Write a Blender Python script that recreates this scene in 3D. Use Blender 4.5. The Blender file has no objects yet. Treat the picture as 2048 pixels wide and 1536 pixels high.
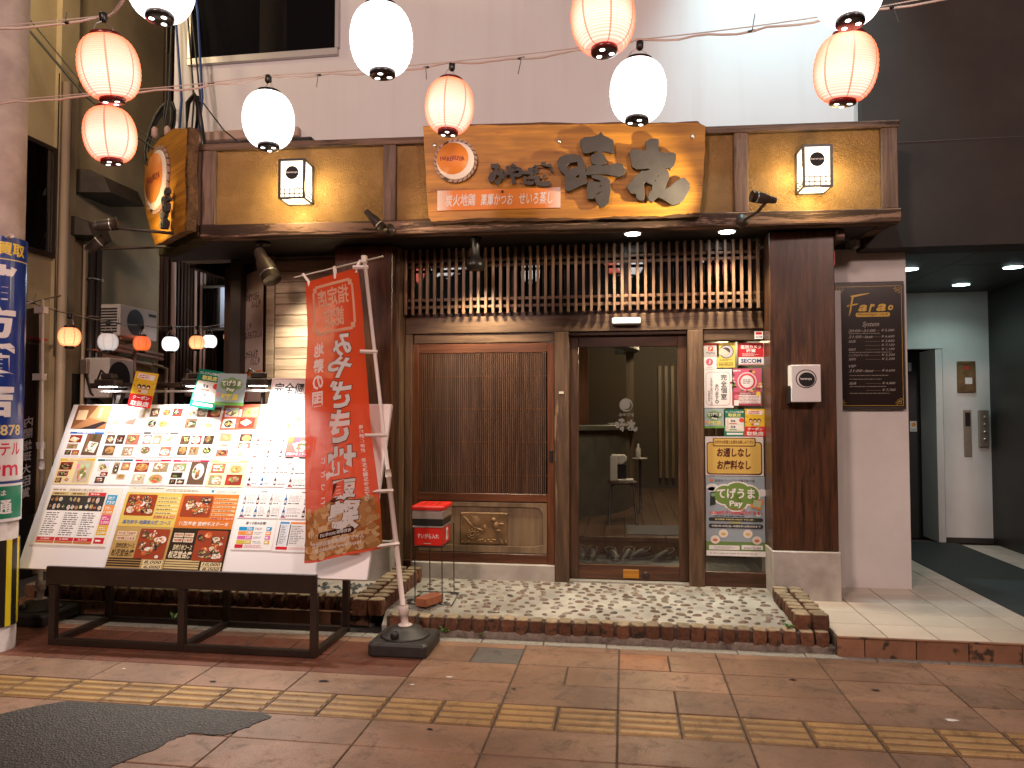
import bpy, math, random
from mathutils import Matrix, Vector
random.seed(7)
R=math.radians; PI=math.pi
sc=bpy.context.scene; COL=sc.collection
# ---------------------------------------------------------------- camera
cd=bpy.data.cameras.new('camera'); cam=bpy.data.objects.new('camera',cd); COL.objects.link(cam)
cd.sensor_width=36.0; cd.sensor_fit='HORIZONTAL'; cd.lens=36.0*1500/2048; cd.clip_start=.05; cd.clip_end=400
cam.location=(0,0,1.55); cam.rotation_euler=(R(90+2.176),0,R(8.49)); sc.camera=cam
# ---------------------------------------------------------------- night sky, exposure
w=bpy.data.worlds.new('World'); sc.world=w; w.use_nodes=True
nt=w.node_tree; bg=nt.nodes['Background']; sk=nt.nodes.new('ShaderNodeTexSky'); sk.sky_type='NISHITA'
sk.sun_disc=False; sk.sun_elevation=R(-4); sk.sun_rotation=R(200)
nt.links.new(sk.outputs[0],bg.inputs[0]); bg.inputs[1].default_value=.10
vs=sc.view_settings; vs.view_transform='Standard'; vs.look='None'; vs.exposure=1.15; vs.gamma=1
sc.cycles.use_denoising=True; sc.cycles.max_bounces=6; sc.cycles.diffuse_bounces=3; sc.cycles.glossy_bounces=3
sc.cycles.transparent_max_bounces=12; sc.cycles.transmission_bounces=4; sc.cycles.caustics_reflective=False; sc.cycles.caustics_refractive=False
sc.cycles.sample_clamp_indirect=3.0
def lamp(name,kind,loc,power,col,to=None,size=.05,spot=90,blend=.5):
    l=bpy.data.lights.new(name,kind); l.energy=power; l.color=col
    if kind=='SPOT': l.spot_size=R(spot); l.spot_blend=blend
    l.shadow_soft_size=size
    o=bpy.data.objects.new(name,l); COL.objects.link(o); o.location=loc
    if to: o.rotation_euler=(Vector(to)-Vector(loc)).to_track_quat('-Z','Y').to_euler()
    return o
# the street lamps of this shopping street, behind the photographer
WARM=(1,.71,.62)
lamp('street_lamp_light','POINT',(-2.6,-2.6,5.6),650,WARM,size=.45)
lamp('street_lamp_light','POINT',(4.4,-2.2,5.6),500,WARM,size=.45)
# ---------------------------------------------------------------- materials
def srgb(r,g,b): return tuple((c/255/12.92 if c<=10 else ((c/255+.055)/1.055)**2.4) for c in (r,g,b))
MAT={}
class NT:
    def __init__(s,name):
        s.m=bpy.data.materials.new(name); s.m.use_nodes=True; s.t=s.m.node_tree; s.b=s.t.nodes['Principled BSDF']; s.out=s.t.nodes['Material Output']; MAT[name]=s.m
    def n(s,ty,**k):
        x=s.t.nodes.new('ShaderNode'+ty)
        for a,v in k.items():
            if a.startswith('i_'): x.inputs[a[2:].replace('_',' ')].default_value=v
            elif a[0]=='i' and a[1:].isdigit(): x.inputs[int(a[1:])].default_value=v
            else: setattr(x,a,v)
        return x
    def l(s,a,b): s.t.links.new(a,b)
    def set(s,**k):
        for a,v in k.items(): s.b.inputs[a.replace('_',' ')].default_value=v
    def ramp(s,f,stops):
        r=s.n('ValToRGB'); e=r.color_ramp.elements
        while len(e)<len(stops): e.new(.5)
        for i,(p,c) in enumerate(stops): e[i].position=p; e[i].color=(*c[:3],1)
        s.l(f,r.inputs[0]); return r.outputs[0]
    def mix(s,f,a,b,mode='MIX'):
        x=s.n('MixRGB',blend_type=mode)
        for i,v in ((0,f),(1,a),(2,b)):
            if isinstance(v,(int,float)): x.inputs[i].default_value=v
            elif isinstance(v,tuple): x.inputs[i].default_value=(*v[:3],1)
            else: s.l(v,x.inputs[i])
        return x.outputs[0]
    def coord(s,scale=(1,1,1),rnd=True):
        tc=s.n('TexCoord'); mp=s.n('Mapping'); mp.inputs['Scale'].default_value=scale; s.l(tc.outputs['Object'],mp.inputs[0])
        if rnd:
            oi=s.n('ObjectInfo'); mu=s.n('Math',operation='MULTIPLY'); mu.inputs[1].default_value=37.; s.l(oi.outputs['Random'],mu.inputs[0]); s.l(mu.outputs[0],mp.inputs['Location'])
        return mp.outputs[0]
    def noise(s,v,scale,detail=4,rough=.6,dist=0):
        x=s.n('TexNoise'); x.inputs['Scale'].default_value=scale; x.inputs['Detail'].default_value=detail; x.inputs['Roughness'].default_value=rough; x.inputs['Distortion'].default_value=dist
        s.l(v,x.inputs['Vector']); return x.outputs['Fac']
    def bump(s,h,st=.3,d=.01):
        b=s.n('Bump'); b.inputs['Strength'].default_value=st; b.inputs['Distance'].default_value=d; s.l(h,b.inputs['Height']); s.l(b.outputs[0],s.b.inputs['Normal'])
    def rand(s,amt):   # brightness factor per object
        oi=s.n('ObjectInfo'); mr=s.n('MapRange'); mr.inputs[3].default_value=1-amt; mr.inputs[4].default_value=1+amt; s.l(oi.outputs['Random'],mr.inputs[0]); return mr.outputs[0]
def plain(name,c,rough=.5,metal=0,**k):
    t=NT(name); t.set(Base_Color=(*c,1),Roughness=rough,Metallic=metal,**k); return t.m
def mottled(name,c1,c2,scale=6,rough=.6,bump=.15,bscale=None,amt=0,c3=None,spot=None,metal=0,lo=.35,hi=.65,bd=.004):
    t=NT(name); v=t.coord(); f=t.noise(v,scale,6,.65)
    c=t.ramp(f,[(lo,c1),(hi,c2)])
    if c3: c=t.mix(t.ramp(t.noise(v,scale*.35,3),[(.52,(0,0,0)),(.72,(1,1,1))]),c,c3)
    if spot: c=t.mix(t.ramp(t.noise(v,spot[0],2),[(spot[2],(0,0,0)),(spot[2]+.06,(1,1,1))]),c,spot[1])
    if amt: c=t.mix(1,c,t.rand(amt),'MULTIPLY')
    t.l(c,t.b.inputs['Base Color']); t.set(Roughness=rough,Metallic=metal)
    if bump: t.bump(t.noise(v,bscale or scale*6,4),bump,bd)
    return t.m
def wood(name,c1,c2,axis='z',rough=.45,fine=1.,c3=None,bump=.25,thr=.56,amt=.12,spec=.4):
    t=NT(name); s={'x':(1.2,16,16),'y':(16,1.2,16),'z':(16,16,1.2)}[axis]
    v=t.coord(s); v2=t.coord(tuple(a*.35 for a in s))
    f=t.noise(v,2.2*fine,8,.7,.6); g=t.noise(v2,1.6*fine,3,.6,1.5)
    c=t.ramp(f,[(.3,c1),(.7,c2)]); c=t.mix(t.ramp(g,[(.42,(0,0,0)),(.62,(.55,.55,.55))]),c,tuple(a*.45 for a in c1))
    if c3: c=t.mix(t.ramp(t.noise(v2,2.6,9,.75,.4),[(thr,(0,0,0)),(thr+.04,(1,1,1))]),c,c3)
    c=t.mix(1,c,t.rand(amt),'MULTIPLY')
    t.l(c,t.b.inputs['Base Color']); t.set(Roughness=rough); t.b.inputs['Specular IOR Level'].default_value=spec
    t.bump(f,bump,.004); return t.m
def emit(name,c,s):
    t=NT(name); t.set(Base_Color=(.8,.8,.8,1),Emission_Color=(*c,1),Emission_Strength=s); return t.m
# ---------------------------------------------------------------- mesh helpers
def tag(o,label=None,cat=None,group=None,kind=None):
    for k,v in (('label',label),('category',cat),('group',group),('kind',kind)):
        if v: o[k]=v
    return o
def E(name,label,cat,loc=(0,0,0),rz=0,group=None,kind=None):
    o=bpy.data.objects.new(name,None); COL.objects.link(o); o.location=loc; o.rotation_euler=(0,0,rz); o.empty_display_size=.1
    o['wl']=tuple(loc); return tag(o,label,cat,group,kind)
def root_loc(p):
    while p is not None and 'wl' not in p: p=p.parent
    return Vector(p['wl']) if p is not None else Vector((0,0,0))
class G:
    def __init__(s): s.v=[]; s.f=[]; s.mi=[]; s.c=[]; s.sm=[]
    def add(s,vs,fs,m=0,col=(1,1,1),smooth=False):
        b=len(s.v); s.v+= [tuple(p) for p in vs]
        for f in fs: s.f.append(tuple(b+i for i in f)); s.mi.append(m); s.c.append(col); s.sm.append(smooth)
        return s
    def box(s,x0,x1,y0,y1,z0,z1,m=0,col=(1,1,1)):
        return s.add([(x0,y0,z0),(x1,y0,z0),(x1,y1,z0),(x0,y1,z0),(x0,y0,z1),(x1,y0,z1),(x1,y1,z1),(x0,y1,z1)],[(0,3,2,1),(4,5,6,7),(0,1,5,4),(1,2,6,5),(2,3,7,6),(3,0,4,7)],m,col)
    def prism(s,pts,a,b,ax='y',m=0,col=(1,1,1)):   # 2D polygon (convex or simple) extruded from a to b along ax
        n=len(pts); mk={'y':lambda p,t:(p[0],t,p[1]),'z':lambda p,t:(p[0],p[1],t),'x':lambda p,t:(t,p[0],p[1])}[ax]
        vs=[mk(p,a) for p in pts]+[mk(p,b) for p in pts]
        return s.add(vs,[tuple(range(n)),tuple(range(2*n-1,n-1,-1))]+[(i,n+i,n+(i+1)%n,(i+1)%n) for i in range(n)],m,col)
    def tube(s,pts,r,n=6,m=0,col=(1,1,1),caps=True):
        pts=[Vector(p) for p in pts]; rings=[]; up=Vector((0,0,1))
        for i,p in enumerate(pts):
            d=(pts[min(i+1,len(pts)-1)]-pts[max(i-1,0)]).normalized()
            a=d.cross(up); a=d.cross(Vector((1,0,0))) if a.length<.05 else a; a.normalize(); b=d.cross(a)
            rr=r[i] if isinstance(r,(list,tuple)) else r
            rings.append([p+a*math.cos(2*PI*k/n)*rr+b*math.sin(2*PI*k/n)*rr for k in range(n)])
        vs=[q for g in rings for q in g]; fs=[]
        for i in range(len(pts)-1):
            for k in range(n): fs.append((i*n+k,i*n+(k+1)%n,(i+1)*n+(k+1)%n,(i+1)*n+k))
        if caps: fs+= [tuple(range(n)),tuple((len(pts)-1)*n+k for k in reversed(range(n)))]
        return s.add(vs,fs,m,col,n>5)
    def lathe(s,prof,n=24,o=(0,0,0),m=0,axis='z',col=(1,1,1),smooth=True):   # profile (r,h) from bottom to top
        vs=[];fs=[]
        for r,h in prof:
            for k in range(n):
                a=2*PI*k/n; x,y=r*math.cos(a),r*math.sin(a)
                q={'z':(x,y,h),'y':(x,h,y),'x':(h,x,y)}[axis]; vs.append((o[0]+q[0],o[1]+q[1],o[2]+q[2]))
        for i in range(len(prof)-1):
            for k in range(n): fs.append((i*n+k,i*n+(k+1)%n,(i+1)*n+(k+1)%n,(i+1)*n+k))
        fs+= [tuple(reversed(range(n))),tuple((len(prof)-1)*n+k for k in range(n))]
        return s.add(vs,fs,m,col,smooth)
    def disc(s,c,r,n=20,axis='y',m=0,col=(1,1,1)):
        vs=[]
        for k in range(n):
            a=2*PI*k/n; q={'y':(math.cos(a)*r,0,math.sin(a)*r),'z':(math.cos(a)*r,math.sin(a)*r,0),'x':(0,math.cos(a)*r,math.sin(a)*r)}[axis]; vs.append((c[0]+q[0],c[1]+q[1],c[2]+q[2]))
        return s.add(vs,[tuple(range(n))],m,col)
    def build(s,name,mats,parent=None,bevel=0,w=True,color=False,label=None,kind=None,cat=None,group=None,segs=1,ang=40):
        if not isinstance(mats,(list,tuple)): mats=[mats]
        me=bpy.data.meshes.new(name)
        off=root_loc(parent) if (parent is not None and w) else Vector((0,0,0)); top=parent is None
        vs=s.v
        if top:
            xs=[p[0] for p in vs]; ys=[p[1] for p in vs]; zs=[p[2] for p in vs]; off=Vector(((min(xs)+max(xs))/2,(min(ys)+max(ys))/2,min(zs)))
        me.from_pydata([(p[0]-off[0],p[1]-off[1],p[2]-off[2]) for p in vs],[],s.f)
        for m in mats: me.materials.append(MAT[m] if isinstance(m,str) else m)
        me.polygons.foreach_set('material_index',s.mi); me.polygons.foreach_set('use_smooth',s.sm)
        if color:
            ca=me.color_attributes.new('Col','FLOAT_COLOR','CORNER'); d=[]
            for p,c in zip(me.polygons,s.c): d+= [c[0],c[1],c[2],1]*p.loop_total
            ca.data.foreach_set('color',d)
        me.update()
        o=bpy.data.objects.new(name,me); COL.objects.link(o)
        if top: o.location=off; o['wl']=tuple(off)
        else: o.parent=parent
        if bevel:
            b=o.modifiers.new('bevel','BEVEL'); b.width=bevel; b.segments=segs; b.limit_method='ANGLE'; b.angle_limit=R(ang)
        return tag(o,label,cat,group,kind)
def BX(name,mat,parent,x0,x1,y0,y1,z0,z1,bevel=0,w=True,**k): return G().box(x0,x1,y0,y1,z0,z1).build(name,mat,parent,bevel,w,**k)
def place(src,loc,parent=None,rot=None,scale=None):   # a copy that shares mesh data
    o=src.copy(); COL.objects.link(o); o.parent=parent; o.location=loc
    if rot: o.rotation_euler=rot
    if scale: o.scale=scale
    return o
def copy_tree(src,loc,rot=None,label=None,scale=None):
    r=src.copy(); COL.objects.link(r); r.location=loc; r['wl']=tuple(loc)
    if rot: r.rotation_euler=rot
    if scale: r.scale=scale
    if label: r['label']=label
    for ch in src.children:
        c=ch.copy(); COL.objects.link(c); c.parent=r
        for g in ch.children:
            d=g.copy(); COL.objects.link(d); d.parent=c
    return r
# ---------------------------------------------------------------- lettering and print
TC={}
TS=bpy.data.scenes.new('lettering_work')     # small work scene in which writing is turned into meshes
def meshed(o):
    TS.collection.objects.link(o); vl=TS.view_layers[0]; vl.update(); return bpy.data.meshes.new_from_object(o.evaluated_get(vl.depsgraph))
def glyphs(s,bold=0,shear=0):
    k=(s,bold,shear)
    if k in TC: return TC[k]
    c=bpy.data.curves.new('t','FONT'); c.body=s; c.size=1; c.resolution_u=2; c.offset=bold; c.shear=shear; c.fill_mode='FRONT'
    o=bpy.data.objects.new('t',c); m=meshed(o)
    vs=[(v.co.x,v.co.y) for v in m.vertices]; fs=[tuple(p.vertices) for p in m.polygons]
    bpy.data.objects.remove(o); bpy.data.curves.remove(c); bpy.data.meshes.remove(m)
    TC[k]=(vs,fs); return TC[k]
class Pr:      # flat print: coloured shapes on a sheet, in metres (u right, v up), stacked in thin layers
    def __init__(s,w,h,base=None,th=.002,step=.0005):
        s.w,s.h=w,h; s.g=G(); s.L=1; s.step=step; s.th=th
        if base is not None:
            s.g.box(0,w,0,th,0,h,0,base)
    def at(s,L=None): return -s.step*(s.L if L is None else L)
    def poly(s,pts,c,L=None):
        y=s.at(L); s.g.add([(p[0],y,p[1]) for p in pts],[tuple(range(len(pts)))],0,c); return s
    def rect(s,a,b,c,d,col,L=None): return s.poly([(a,b),(c,b),(c,d),(a,d)],col,L)
    def ell(s,x,y,rx,ry,col,n=14,L=None,a0=0): return s.poly([(x+rx*math.cos(2*PI*k/n+a0),y+ry*math.sin(2*PI*k/n+a0)) for k in range(n)],col,L)
    def rrect(s,a,b,c,d,r,col,L=None):
        pts=[]
        for cx,cy,t in ((c-r,d-r,0),(a+r,d-r,90),(a+r,b+r,180),(c-r,b+r,270)):
            pts+=[(cx+r*math.cos(R(t+i*30)),cy+r*math.sin(R(t+i*30))) for i in range(4)]
        return s.poly(pts,col,L)
    def text(s,t,a,b,c,d,col,bold=0,shear=0,L=None,mirror=False,rot=0):     # fitted into the box
        vs,fs=glyphs(t,bold,shear)
        if not vs: return s
        xs=[v[0] for v in vs]; ys=[v[1] for v in vs]; x0,x1,y0,y1=min(xs),max(xs),min(ys),max(ys); y=s.at(L)
        q=[]
        for vx,vy in vs:
            fx=(vx-x0)/max(x1-x0,1e-6); fy=(vy-y0)/max(y1-y0,1e-6)
            if mirror: fx=1-fx
            px,py=a+fx*(c-a),b+fy*(d-b)
            if rot: mx,my=(a+c)/2,(b+d)/2; ca,sa=math.cos(rot),math.sin(rot); px,py=mx+(px-mx)*ca-(py-my)*sa,my+(px-mx)*sa+(py-my)*ca
            q.append((px,y,py))
        s.g.add(q,fs,0,col); return s
    def vtext(s,t,x,top,size,col,bold=0,gap=1.05,L=None,mirror=False):      # vertical writing
        for i,ch in enumerate(t):
            if ch==' ': continue
            z=top-i*size*gap; k=.62 if ch in '0123456789' else 1
            if ch in 'ー~': s.rect(x-size*.05,z-size*.9,x+size*.05,z-size*.1,col,L)
            else: s.text(ch,x-size*.46*k,z-size,x+size*.46*k,z-size*.06,col,bold,0,L,mirror)
        return s
    def lines(s,a,b,c,d,n,col,L=None,fill=.45,gap=.0,rag=.35):              # small print as short strokes
        h=(d-b)/n
        for i in range(n):
            x=a; e=c-(c-a)*random.random()*rag; z=d-(i+1)*h
            while x<e:
                l=min((.3+random.random()*1.6)*h*1.6,e-x); s.rect(x,z+h*(1-fill)/2,x+l,z+h*(1+fill)/2,col,L); x+=l+h*.45
        return s
    def food(s,a,b,c,d,bgc=None,L=None):                                   # a small printed photograph of a dish
        L=s.L if L is None else L; rnd=random.random
        bgc=bgc or random.choice([(.22,.03,.02),(.05,.03,.02),(.12,.07,.04),(.3,.22,.12),(.5,.42,.3),(.62,.58,.5),(.35,.12,.08)])
        s.rect(a,b,c,d,bgc,L); w,h=c-a,d-b; cx,cy=a+w*(.4+.2*rnd()),b+h*(.38+.2*rnd()); rx,ry=min(w*(.34+.14*rnd()),cx-a,c-cx),min(h*(.32+.14*rnd()),cy-b,d-cy); an=rnd()*3
        for i in range(3): q=rnd(); s.rect(a+w*q*.7,b+h*rnd()*.7,a+w*(q*.7+.25),b+h*(.75+.25*rnd()),tuple(min(.8,k*(.6+1.2*rnd())) for k in bgc),L+.2)
        s.ell(cx,cy,rx,ry,random.choice([(.75,.72,.66),(.62,.6,.56),(.03,.03,.03),(.45,.25,.1),(.2,.1,.06)]),random.choice((4,10,12)),L+1,an)
        pal=random.choice([[(.55,.25,.06),(.65,.4,.12),(.3,.1,.03)],[(.6,.05,.03),(.7,.25,.2),(.2,.35,.08)],[(.7,.5,.15),(.75,.62,.3),(.15,.3,.06)],[(.25,.1,.05),(.4,.2,.08),(.15,.25,.05)],[(.7,.6,.5),(.6,.2,.15),(.1,.2,.05)]])
        for i in range(11):
            t=rnd()*6.28; q=rnd()**.5*.72; k=.6+.8*rnd(); s.ell(cx+rx*q*math.cos(t),cy+ry*q*math.sin(t),rx*(.12+.18*rnd()),ry*(.10+.18*rnd()),tuple(min(.8,z*k) for z in random.choice(pal)),6,L+2+i*.2,rnd()*3)
        return s
    def slice(s,step):      # cut the flat print into strips so that it can follow a curved sheet
        import bmesh
        bm=bmesh.new(); vs=[bm.verts.new(v) for v in s.g.v]; cols=[]; ci={}
        for f,c in zip(s.g.f,s.g.c):
            if c not in ci: ci[c]=len(cols); cols.append(c)
            try: bm.faces.new([vs[i] for i in f]).material_index=ci[c]
            except ValueError: pass
        bmesh.ops.triangulate(bm,faces=[f for f in bm.faces if len(f.verts)>4])
        for ax in (0,2):
            lo=min(v.co[ax] for v in bm.verts); hi=max(v.co[ax] for v in bm.verts); k=math.floor(lo/step)+1
            while k*step<hi:
                co=[0,0,0]; no=[0,0,0]; co[ax]=k*step; no[ax]=1; k+=1
                fs=[f for f in bm.faces if min(v.co[ax] for v in f.verts)<co[ax]-1e-6 and max(v.co[ax] for v in f.verts)>co[ax]+1e-6]
                if fs:
                    ge=set(fs)
                    for f in fs: ge.update(f.edges); ge.update(f.verts)
                    bmesh.ops.bisect_plane(bm,geom=list(ge),plane_co=co,plane_no=no,dist=1e-7)
        bm.verts.index_update(); g=G(); g.v=[tuple(v.co) for v in bm.verts]
        for f in bm.faces: g.f.append(tuple(v.index for v in f.verts)); g.c.append(cols[f.material_index]); g.mi.append(0); g.sm.append(False)
        s.g=g; bm.free()
    def build(s,name,parent=None,loc=(0,0,0),rot=(0,0,0),mat='print_paper',fn=None,cut=0,**k):
        if fn:
            if cut: s.slice(cut)
            s.g.v=[fn(*v) for v in s.g.v]
        M=Matrix.Translation(loc)@(Matrix.Rotation(rot[2],4,'Z')@Matrix.Rotation(rot[1],4,'Y')@Matrix.Rotation(rot[0],4,'X'))
        s.g.v=[tuple(M@Vector(v)) for v in s.g.v]
        return s.g.build(name,mat,parent,color=True,**k)
def shape2d(polys,depth,bevel=0):    # outlines with holes -> solid (curve fill), x right, z up, front at y=-depth
    c=bpy.data.curves.new('s','CURVE'); c.dimensions='2D'; c.fill_mode='BOTH'; c.extrude=depth/2; c.bevel_depth=bevel
    for p in polys:
        sp=c.splines.new('POLY'); sp.points.add(len(p)-1); sp.use_cyclic_u=True
        for q,xy in zip(sp.points,p): q.co=(xy[0],xy[1],0,1)
    o=bpy.data.objects.new('s',c); m=meshed(o)
    vs=[(v.co.x,-depth/2-v.co.z,v.co.y) for v in m.vertices]; fs=[tuple(p.vertices) for p in m.polygons]
    bpy.data.objects.remove(o); bpy.data.curves.remove(c); bpy.data.meshes.remove(m)
    return vs,fs
# ---------------------------------------------------------------- surface library
wood('wood_post',(.055,.030,.016),(.165,.095,.050),'z',.5,c3=(.25,.165,.095),thr=.615,bump=.45)
wood('wood_lintel',(.065,.037,.020),(.19,.112,.060),'x',.42,c3=(.25,.165,.095),thr=.64,bump=.35)
wood('wood_pillar',(.024,.011,.006),(.125,.050,.021),'z',.34,c3=(.016,.009,.006),thr=.57)
wood('wood_door',(.040,.020,.011),(.12,.060,.030),'z',.36,c3=(.20,.12,.065),thr=.66)
wood('wood_door_x',(.045,.020,.011),(.115,.052,.027),'x',.36)
wood('wood_red',(.075,.026,.012),(.165,.060,.026),'z',.33)
wood('wood_red_x',(.075,.026,.012),(.165,.060,.026),'x',.33)
wood('wood_kick',(.13,.085,.048),(.23,.16,.09),'z',.5,fine=.7)
wood('wood_slat',(.075,.035,.019),(.18,.092,.052),'z',.4)
wood('wood_lattice',(.12,.065,.034),(.23,.125,.066),'z',.45)
wood('wood_weathered',(.10,.058,.04),(.23,.145,.105),'x',.8,c3=(.035,.020,.014),thr=.545,bump=.6)
wood('wood_beam',(.035,.020,.013),(.095,.052,.032),'x',.8,c3=(.27,.165,.12),thr=.505,bump=.8)
wood('wood_canopy_post',(.11,.07,.052),(.24,.165,.13),'z',.8,c3=(.045,.027,.02),thr=.58,bump=.6)
wood('wood_sign',(.34,.135,.012),(.56,.255,.024),'x',.5,c3=(.20,.062,.008),thr=.60,bump=.3,fine=.8,amt=0)
wood('bark',(.045,.022,.011),(.16,.08,.035),'x',.85,c3=(.25,.11,.03),thr=.62,bump=1.)
wood('wood_siding',(.30,.22,.14),(.50,.40,.27),'x',.5,amt=.2)
wood('wood_floor',(.09,.055,.035),(.17,.105,.065),'y',.3)
wood('wood_moss',(.05,.042,.018),(.12,.10,.04),'x',.85,c3=(.20,.15,.07),thr=.6,bump=.8)
t=NT('stucco'); v=t.coord(rnd=False); vo=t.n('TexVoronoi',i_Scale=60.); t.l(v,vo.inputs['Vector'])
f=t.noise(v,42,5,.65,1.6); c=t.ramp(t.noise(v,4,4),[(.35,(.29,.165,.052)),(.65,(.40,.235,.085))]); t.l(c,t.b.inputs['Base Color']); t.set(Roughness=.85); t.bump(f,1.,.03)
mottled('wall_paint',(.62,.59,.57),(.70,.68,.66),1.6,.7,.08,60,bd=.002)
t=NT('wall_paint_streaked'); v=t.coord((5,5,.35),False); v2=t.coord(rnd=False)
c=t.mix(t.ramp(t.noise(v,1.5,5,.6),[(.50,(0,0,0)),(.80,(.35,.35,.35))]),(.69,.68,.68),(.56,.51,.49)); c=t.mix(t.ramp(t.noise(v2,1.1,4),[(.4,(0,0,0)),(.7,(.5,.5,.5))]),c,(.62,.60,.60))
t.l(c,t.b.inputs['Base Color']); t.set(Roughness=.75); t.bump(t.noise(v2,45,4),.12,.003)
mottled('wall_dark',(.026,.020,.017),(.038,.029,.024),2.2,.75,.15,30)
mottled('wall_beige',(.32,.255,.145),(.42,.335,.195),1.8,.8,.25,40,c3=(.24,.19,.12))
wood('wall_brown',(.045,.024,.015),(.08,.042,.027),'z',.7)
mottled('wall_black',(.010,.010,.009),(.016,.016,.014),2,.45,.05)
mottled('soffit',(.010,.0085,.007),(.016,.013,.011),3,.6,.05)
mottled('hall_ceiling',(.022,.0225,.021),(.03,.031,.029),3,.55,.03)
mottled('hall_tile',(.50,.44,.37),(.60,.53,.45),2,.32,.03,60,amt=.05,c3=(.44,.38,.31))
mottled('step_tile',(.20,.10,.055),(.30,.155,.09),5,.5,.15,60,amt=.12,c3=(.06,.035,.022),spot=(9,(.05,.032,.02),.60))
def paving(name,c1,c2,dirt,amt=.14):
    t=NT(name); v=t.coord(); tc=t.n('TexCoord'); gm=t.n('NewGeometry')
    c=t.ramp(t.noise(v,150,5,.7),[(.3,c1),(.68,c2)]); c=t.mix(t.ramp(t.noise(v,210,2),[(.62,(0,0,0)),(.68,(1,1,1))]),c,tuple(a*.3 for a in c1))
    big=t.noise(gm.outputs['Position'],1.3,6,.65,.4); c=t.mix(t.ramp(big,[(.36,(.75,.75,.75)),(.6,(0,0,0))]),c,dirt)
    st=t.noise(gm.outputs['Position'],7,7,.75,.8); c=t.mix(t.ramp(st,[(.53,(0,0,0)),(.70,(.85,.85,.85))]),c,tuple(a*.5 for a in dirt))
    c=t.mix(1,c,t.rand(amt),'MULTIPLY'); t.l(c,t.b.inputs['Base Color']); r=t.ramp(st,[(.35,(.38,.38,.38)),(.65,(.62,.62,.62))]); t.l(r,t.b.inputs['Roughness']); t.bump(t.noise(v,170,4),.4,.002); return t.m
paving('paver',(.19,.108,.066),(.34,.205,.132),(.125,.075,.048),.22)
paving('paver_orange',(.28,.125,.06),(.38,.18,.09),(.22,.10,.055),.06)
paving('paver_red',(.12,.040,.022),(.18,.062,.034),(.085,.034,.02),.1)
paving('paver_grey',(.10,.092,.08),(.16,.15,.135),(.08,.07,.06),.08)
paving('tactile',(.33,.20,.065),(.44,.285,.105),(.23,.145,.06),.12); paving('tactile_base',(.16,.085,.035),(.26,.145,.055),(.12,.07,.035),.1)
mottled('mortar',(.045,.033,.026),(.11,.082,.064),25,.9,.5,70,c3=(.03,.022,.018)); mottled('mortar_pale',(.16,.13,.105),(.28,.235,.2),25,.9,.5,70,c3=(.06,.045,.035))
mottled('pebble_bed',(.22,.21,.185),(.40,.385,.34),3.2,.65,.5,60,c3=(.19,.18,.155),bd=.006)
mottled('concrete',(.34,.31,.28),(.46,.43,.39),5,.8,.3,50,c3=(.24,.215,.19))
mottled('concrete_strip',(.20,.19,.165),(.30,.285,.25),40,.85,.4,90)
mottled('brick_top',(.30,.22,.14),(.42,.31,.20),22,.85,.9,40,amt=.2,c3=(.16,.13,.08),bd=.01)
mottled('red_brick',(.30,.10,.045),(.38,.14,.065),30,.8,.3,60)
t=NT('pebble'); v=t.coord(); oi=t.n('ObjectInfo')
c=t.ramp(oi.outputs['Random'],[(0,(.22,.17,.135)),(.2,(.36,.30,.24)),(.4,(.20,.185,.17)),(.6,(.38,.345,.295)),(.8,(.29,.20,.155)),(1,(.46,.43,.385))]); c=t.mix(t.ramp(t.noise(v,22,5),[(.3,(.6,.6,.6)),(.7,(1.1,1.1,1.1))]),c,c,'MULTIPLY')
t.l(c,t.b.inputs['Base Color']); t.set(Roughness=.14); t.b.inputs['Coat Weight'].default_value=.6
t=NT('asphalt'); v=t.coord(rnd=False); vo=t.n('TexVoronoi',i_Scale=95.); t.l(v,vo.inputs['Vector'])
c=t.ramp(vo.outputs['Color'],[(.0,(.013,.011,.009)),(.6,(.030,.025,.020)),(.93,(.075,.063,.052)),(1,(.28,.23,.18))]); t.l(c,t.b.inputs['Base Color']); t.set(Roughness=.6); t.bump(vo.outputs['Distance'],.8,.006)
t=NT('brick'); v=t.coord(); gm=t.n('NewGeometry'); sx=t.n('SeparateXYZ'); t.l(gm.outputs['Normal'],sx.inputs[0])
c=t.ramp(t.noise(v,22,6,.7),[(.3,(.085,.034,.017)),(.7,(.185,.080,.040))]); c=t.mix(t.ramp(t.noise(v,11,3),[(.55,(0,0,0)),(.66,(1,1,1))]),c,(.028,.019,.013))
d=t.ramp(t.noise(v,16,5),[(.3,(.17,.135,.085)),(.7,(.33,.26,.17))]); mr=t.n('MapRange'); mr.inputs[1].default_value=.55; mr.inputs[2].default_value=.9; t.l(sx.outputs[2],mr.inputs[0]); c=t.mix(mr.outputs[0],c,d); c=t.mix(1,c,t.rand(.25),'MULTIPLY'); t.l(c,t.b.inputs['Base Color']); t.set(Roughness=.85); t.bump(t.noise(v,40,5),1.,.012)  # upward faces paler: dust and lichen, with light on the tops painted in
plain('ground_dark',(.05,.045,.04),.8)
mottled('metal_brown',(.018,.010,.007),(.028,.016,.011),6,.42,.08,40)
plain('metal_black',(.012,.011,.010),.4); mottled('fixture_brown',(.035,.024,.017),(.05,.035,.026),8,.45,.05)
plain('alu',(.55,.53,.52),.4,.6); mottled('steel',(.42,.36,.30),(.5,.43,.36),20,.38,.05,metal=.85); plain('steel_bright',(.7,.68,.66),.3,.9)
plain('white_plastic',(.72,.70,.69),.4); plain('pole_white',(.68,.60,.56),.45); plain('cream_plastic',(.55,.50,.42),.45)
plain('red_plastic',(.62,.022,.014),.3); plain('black_plastic',(.014,.013,.012),.35); mottled('tank_plastic',(.022,.02,.018),(.034,.031,.028),14,.5,.12,80)
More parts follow.
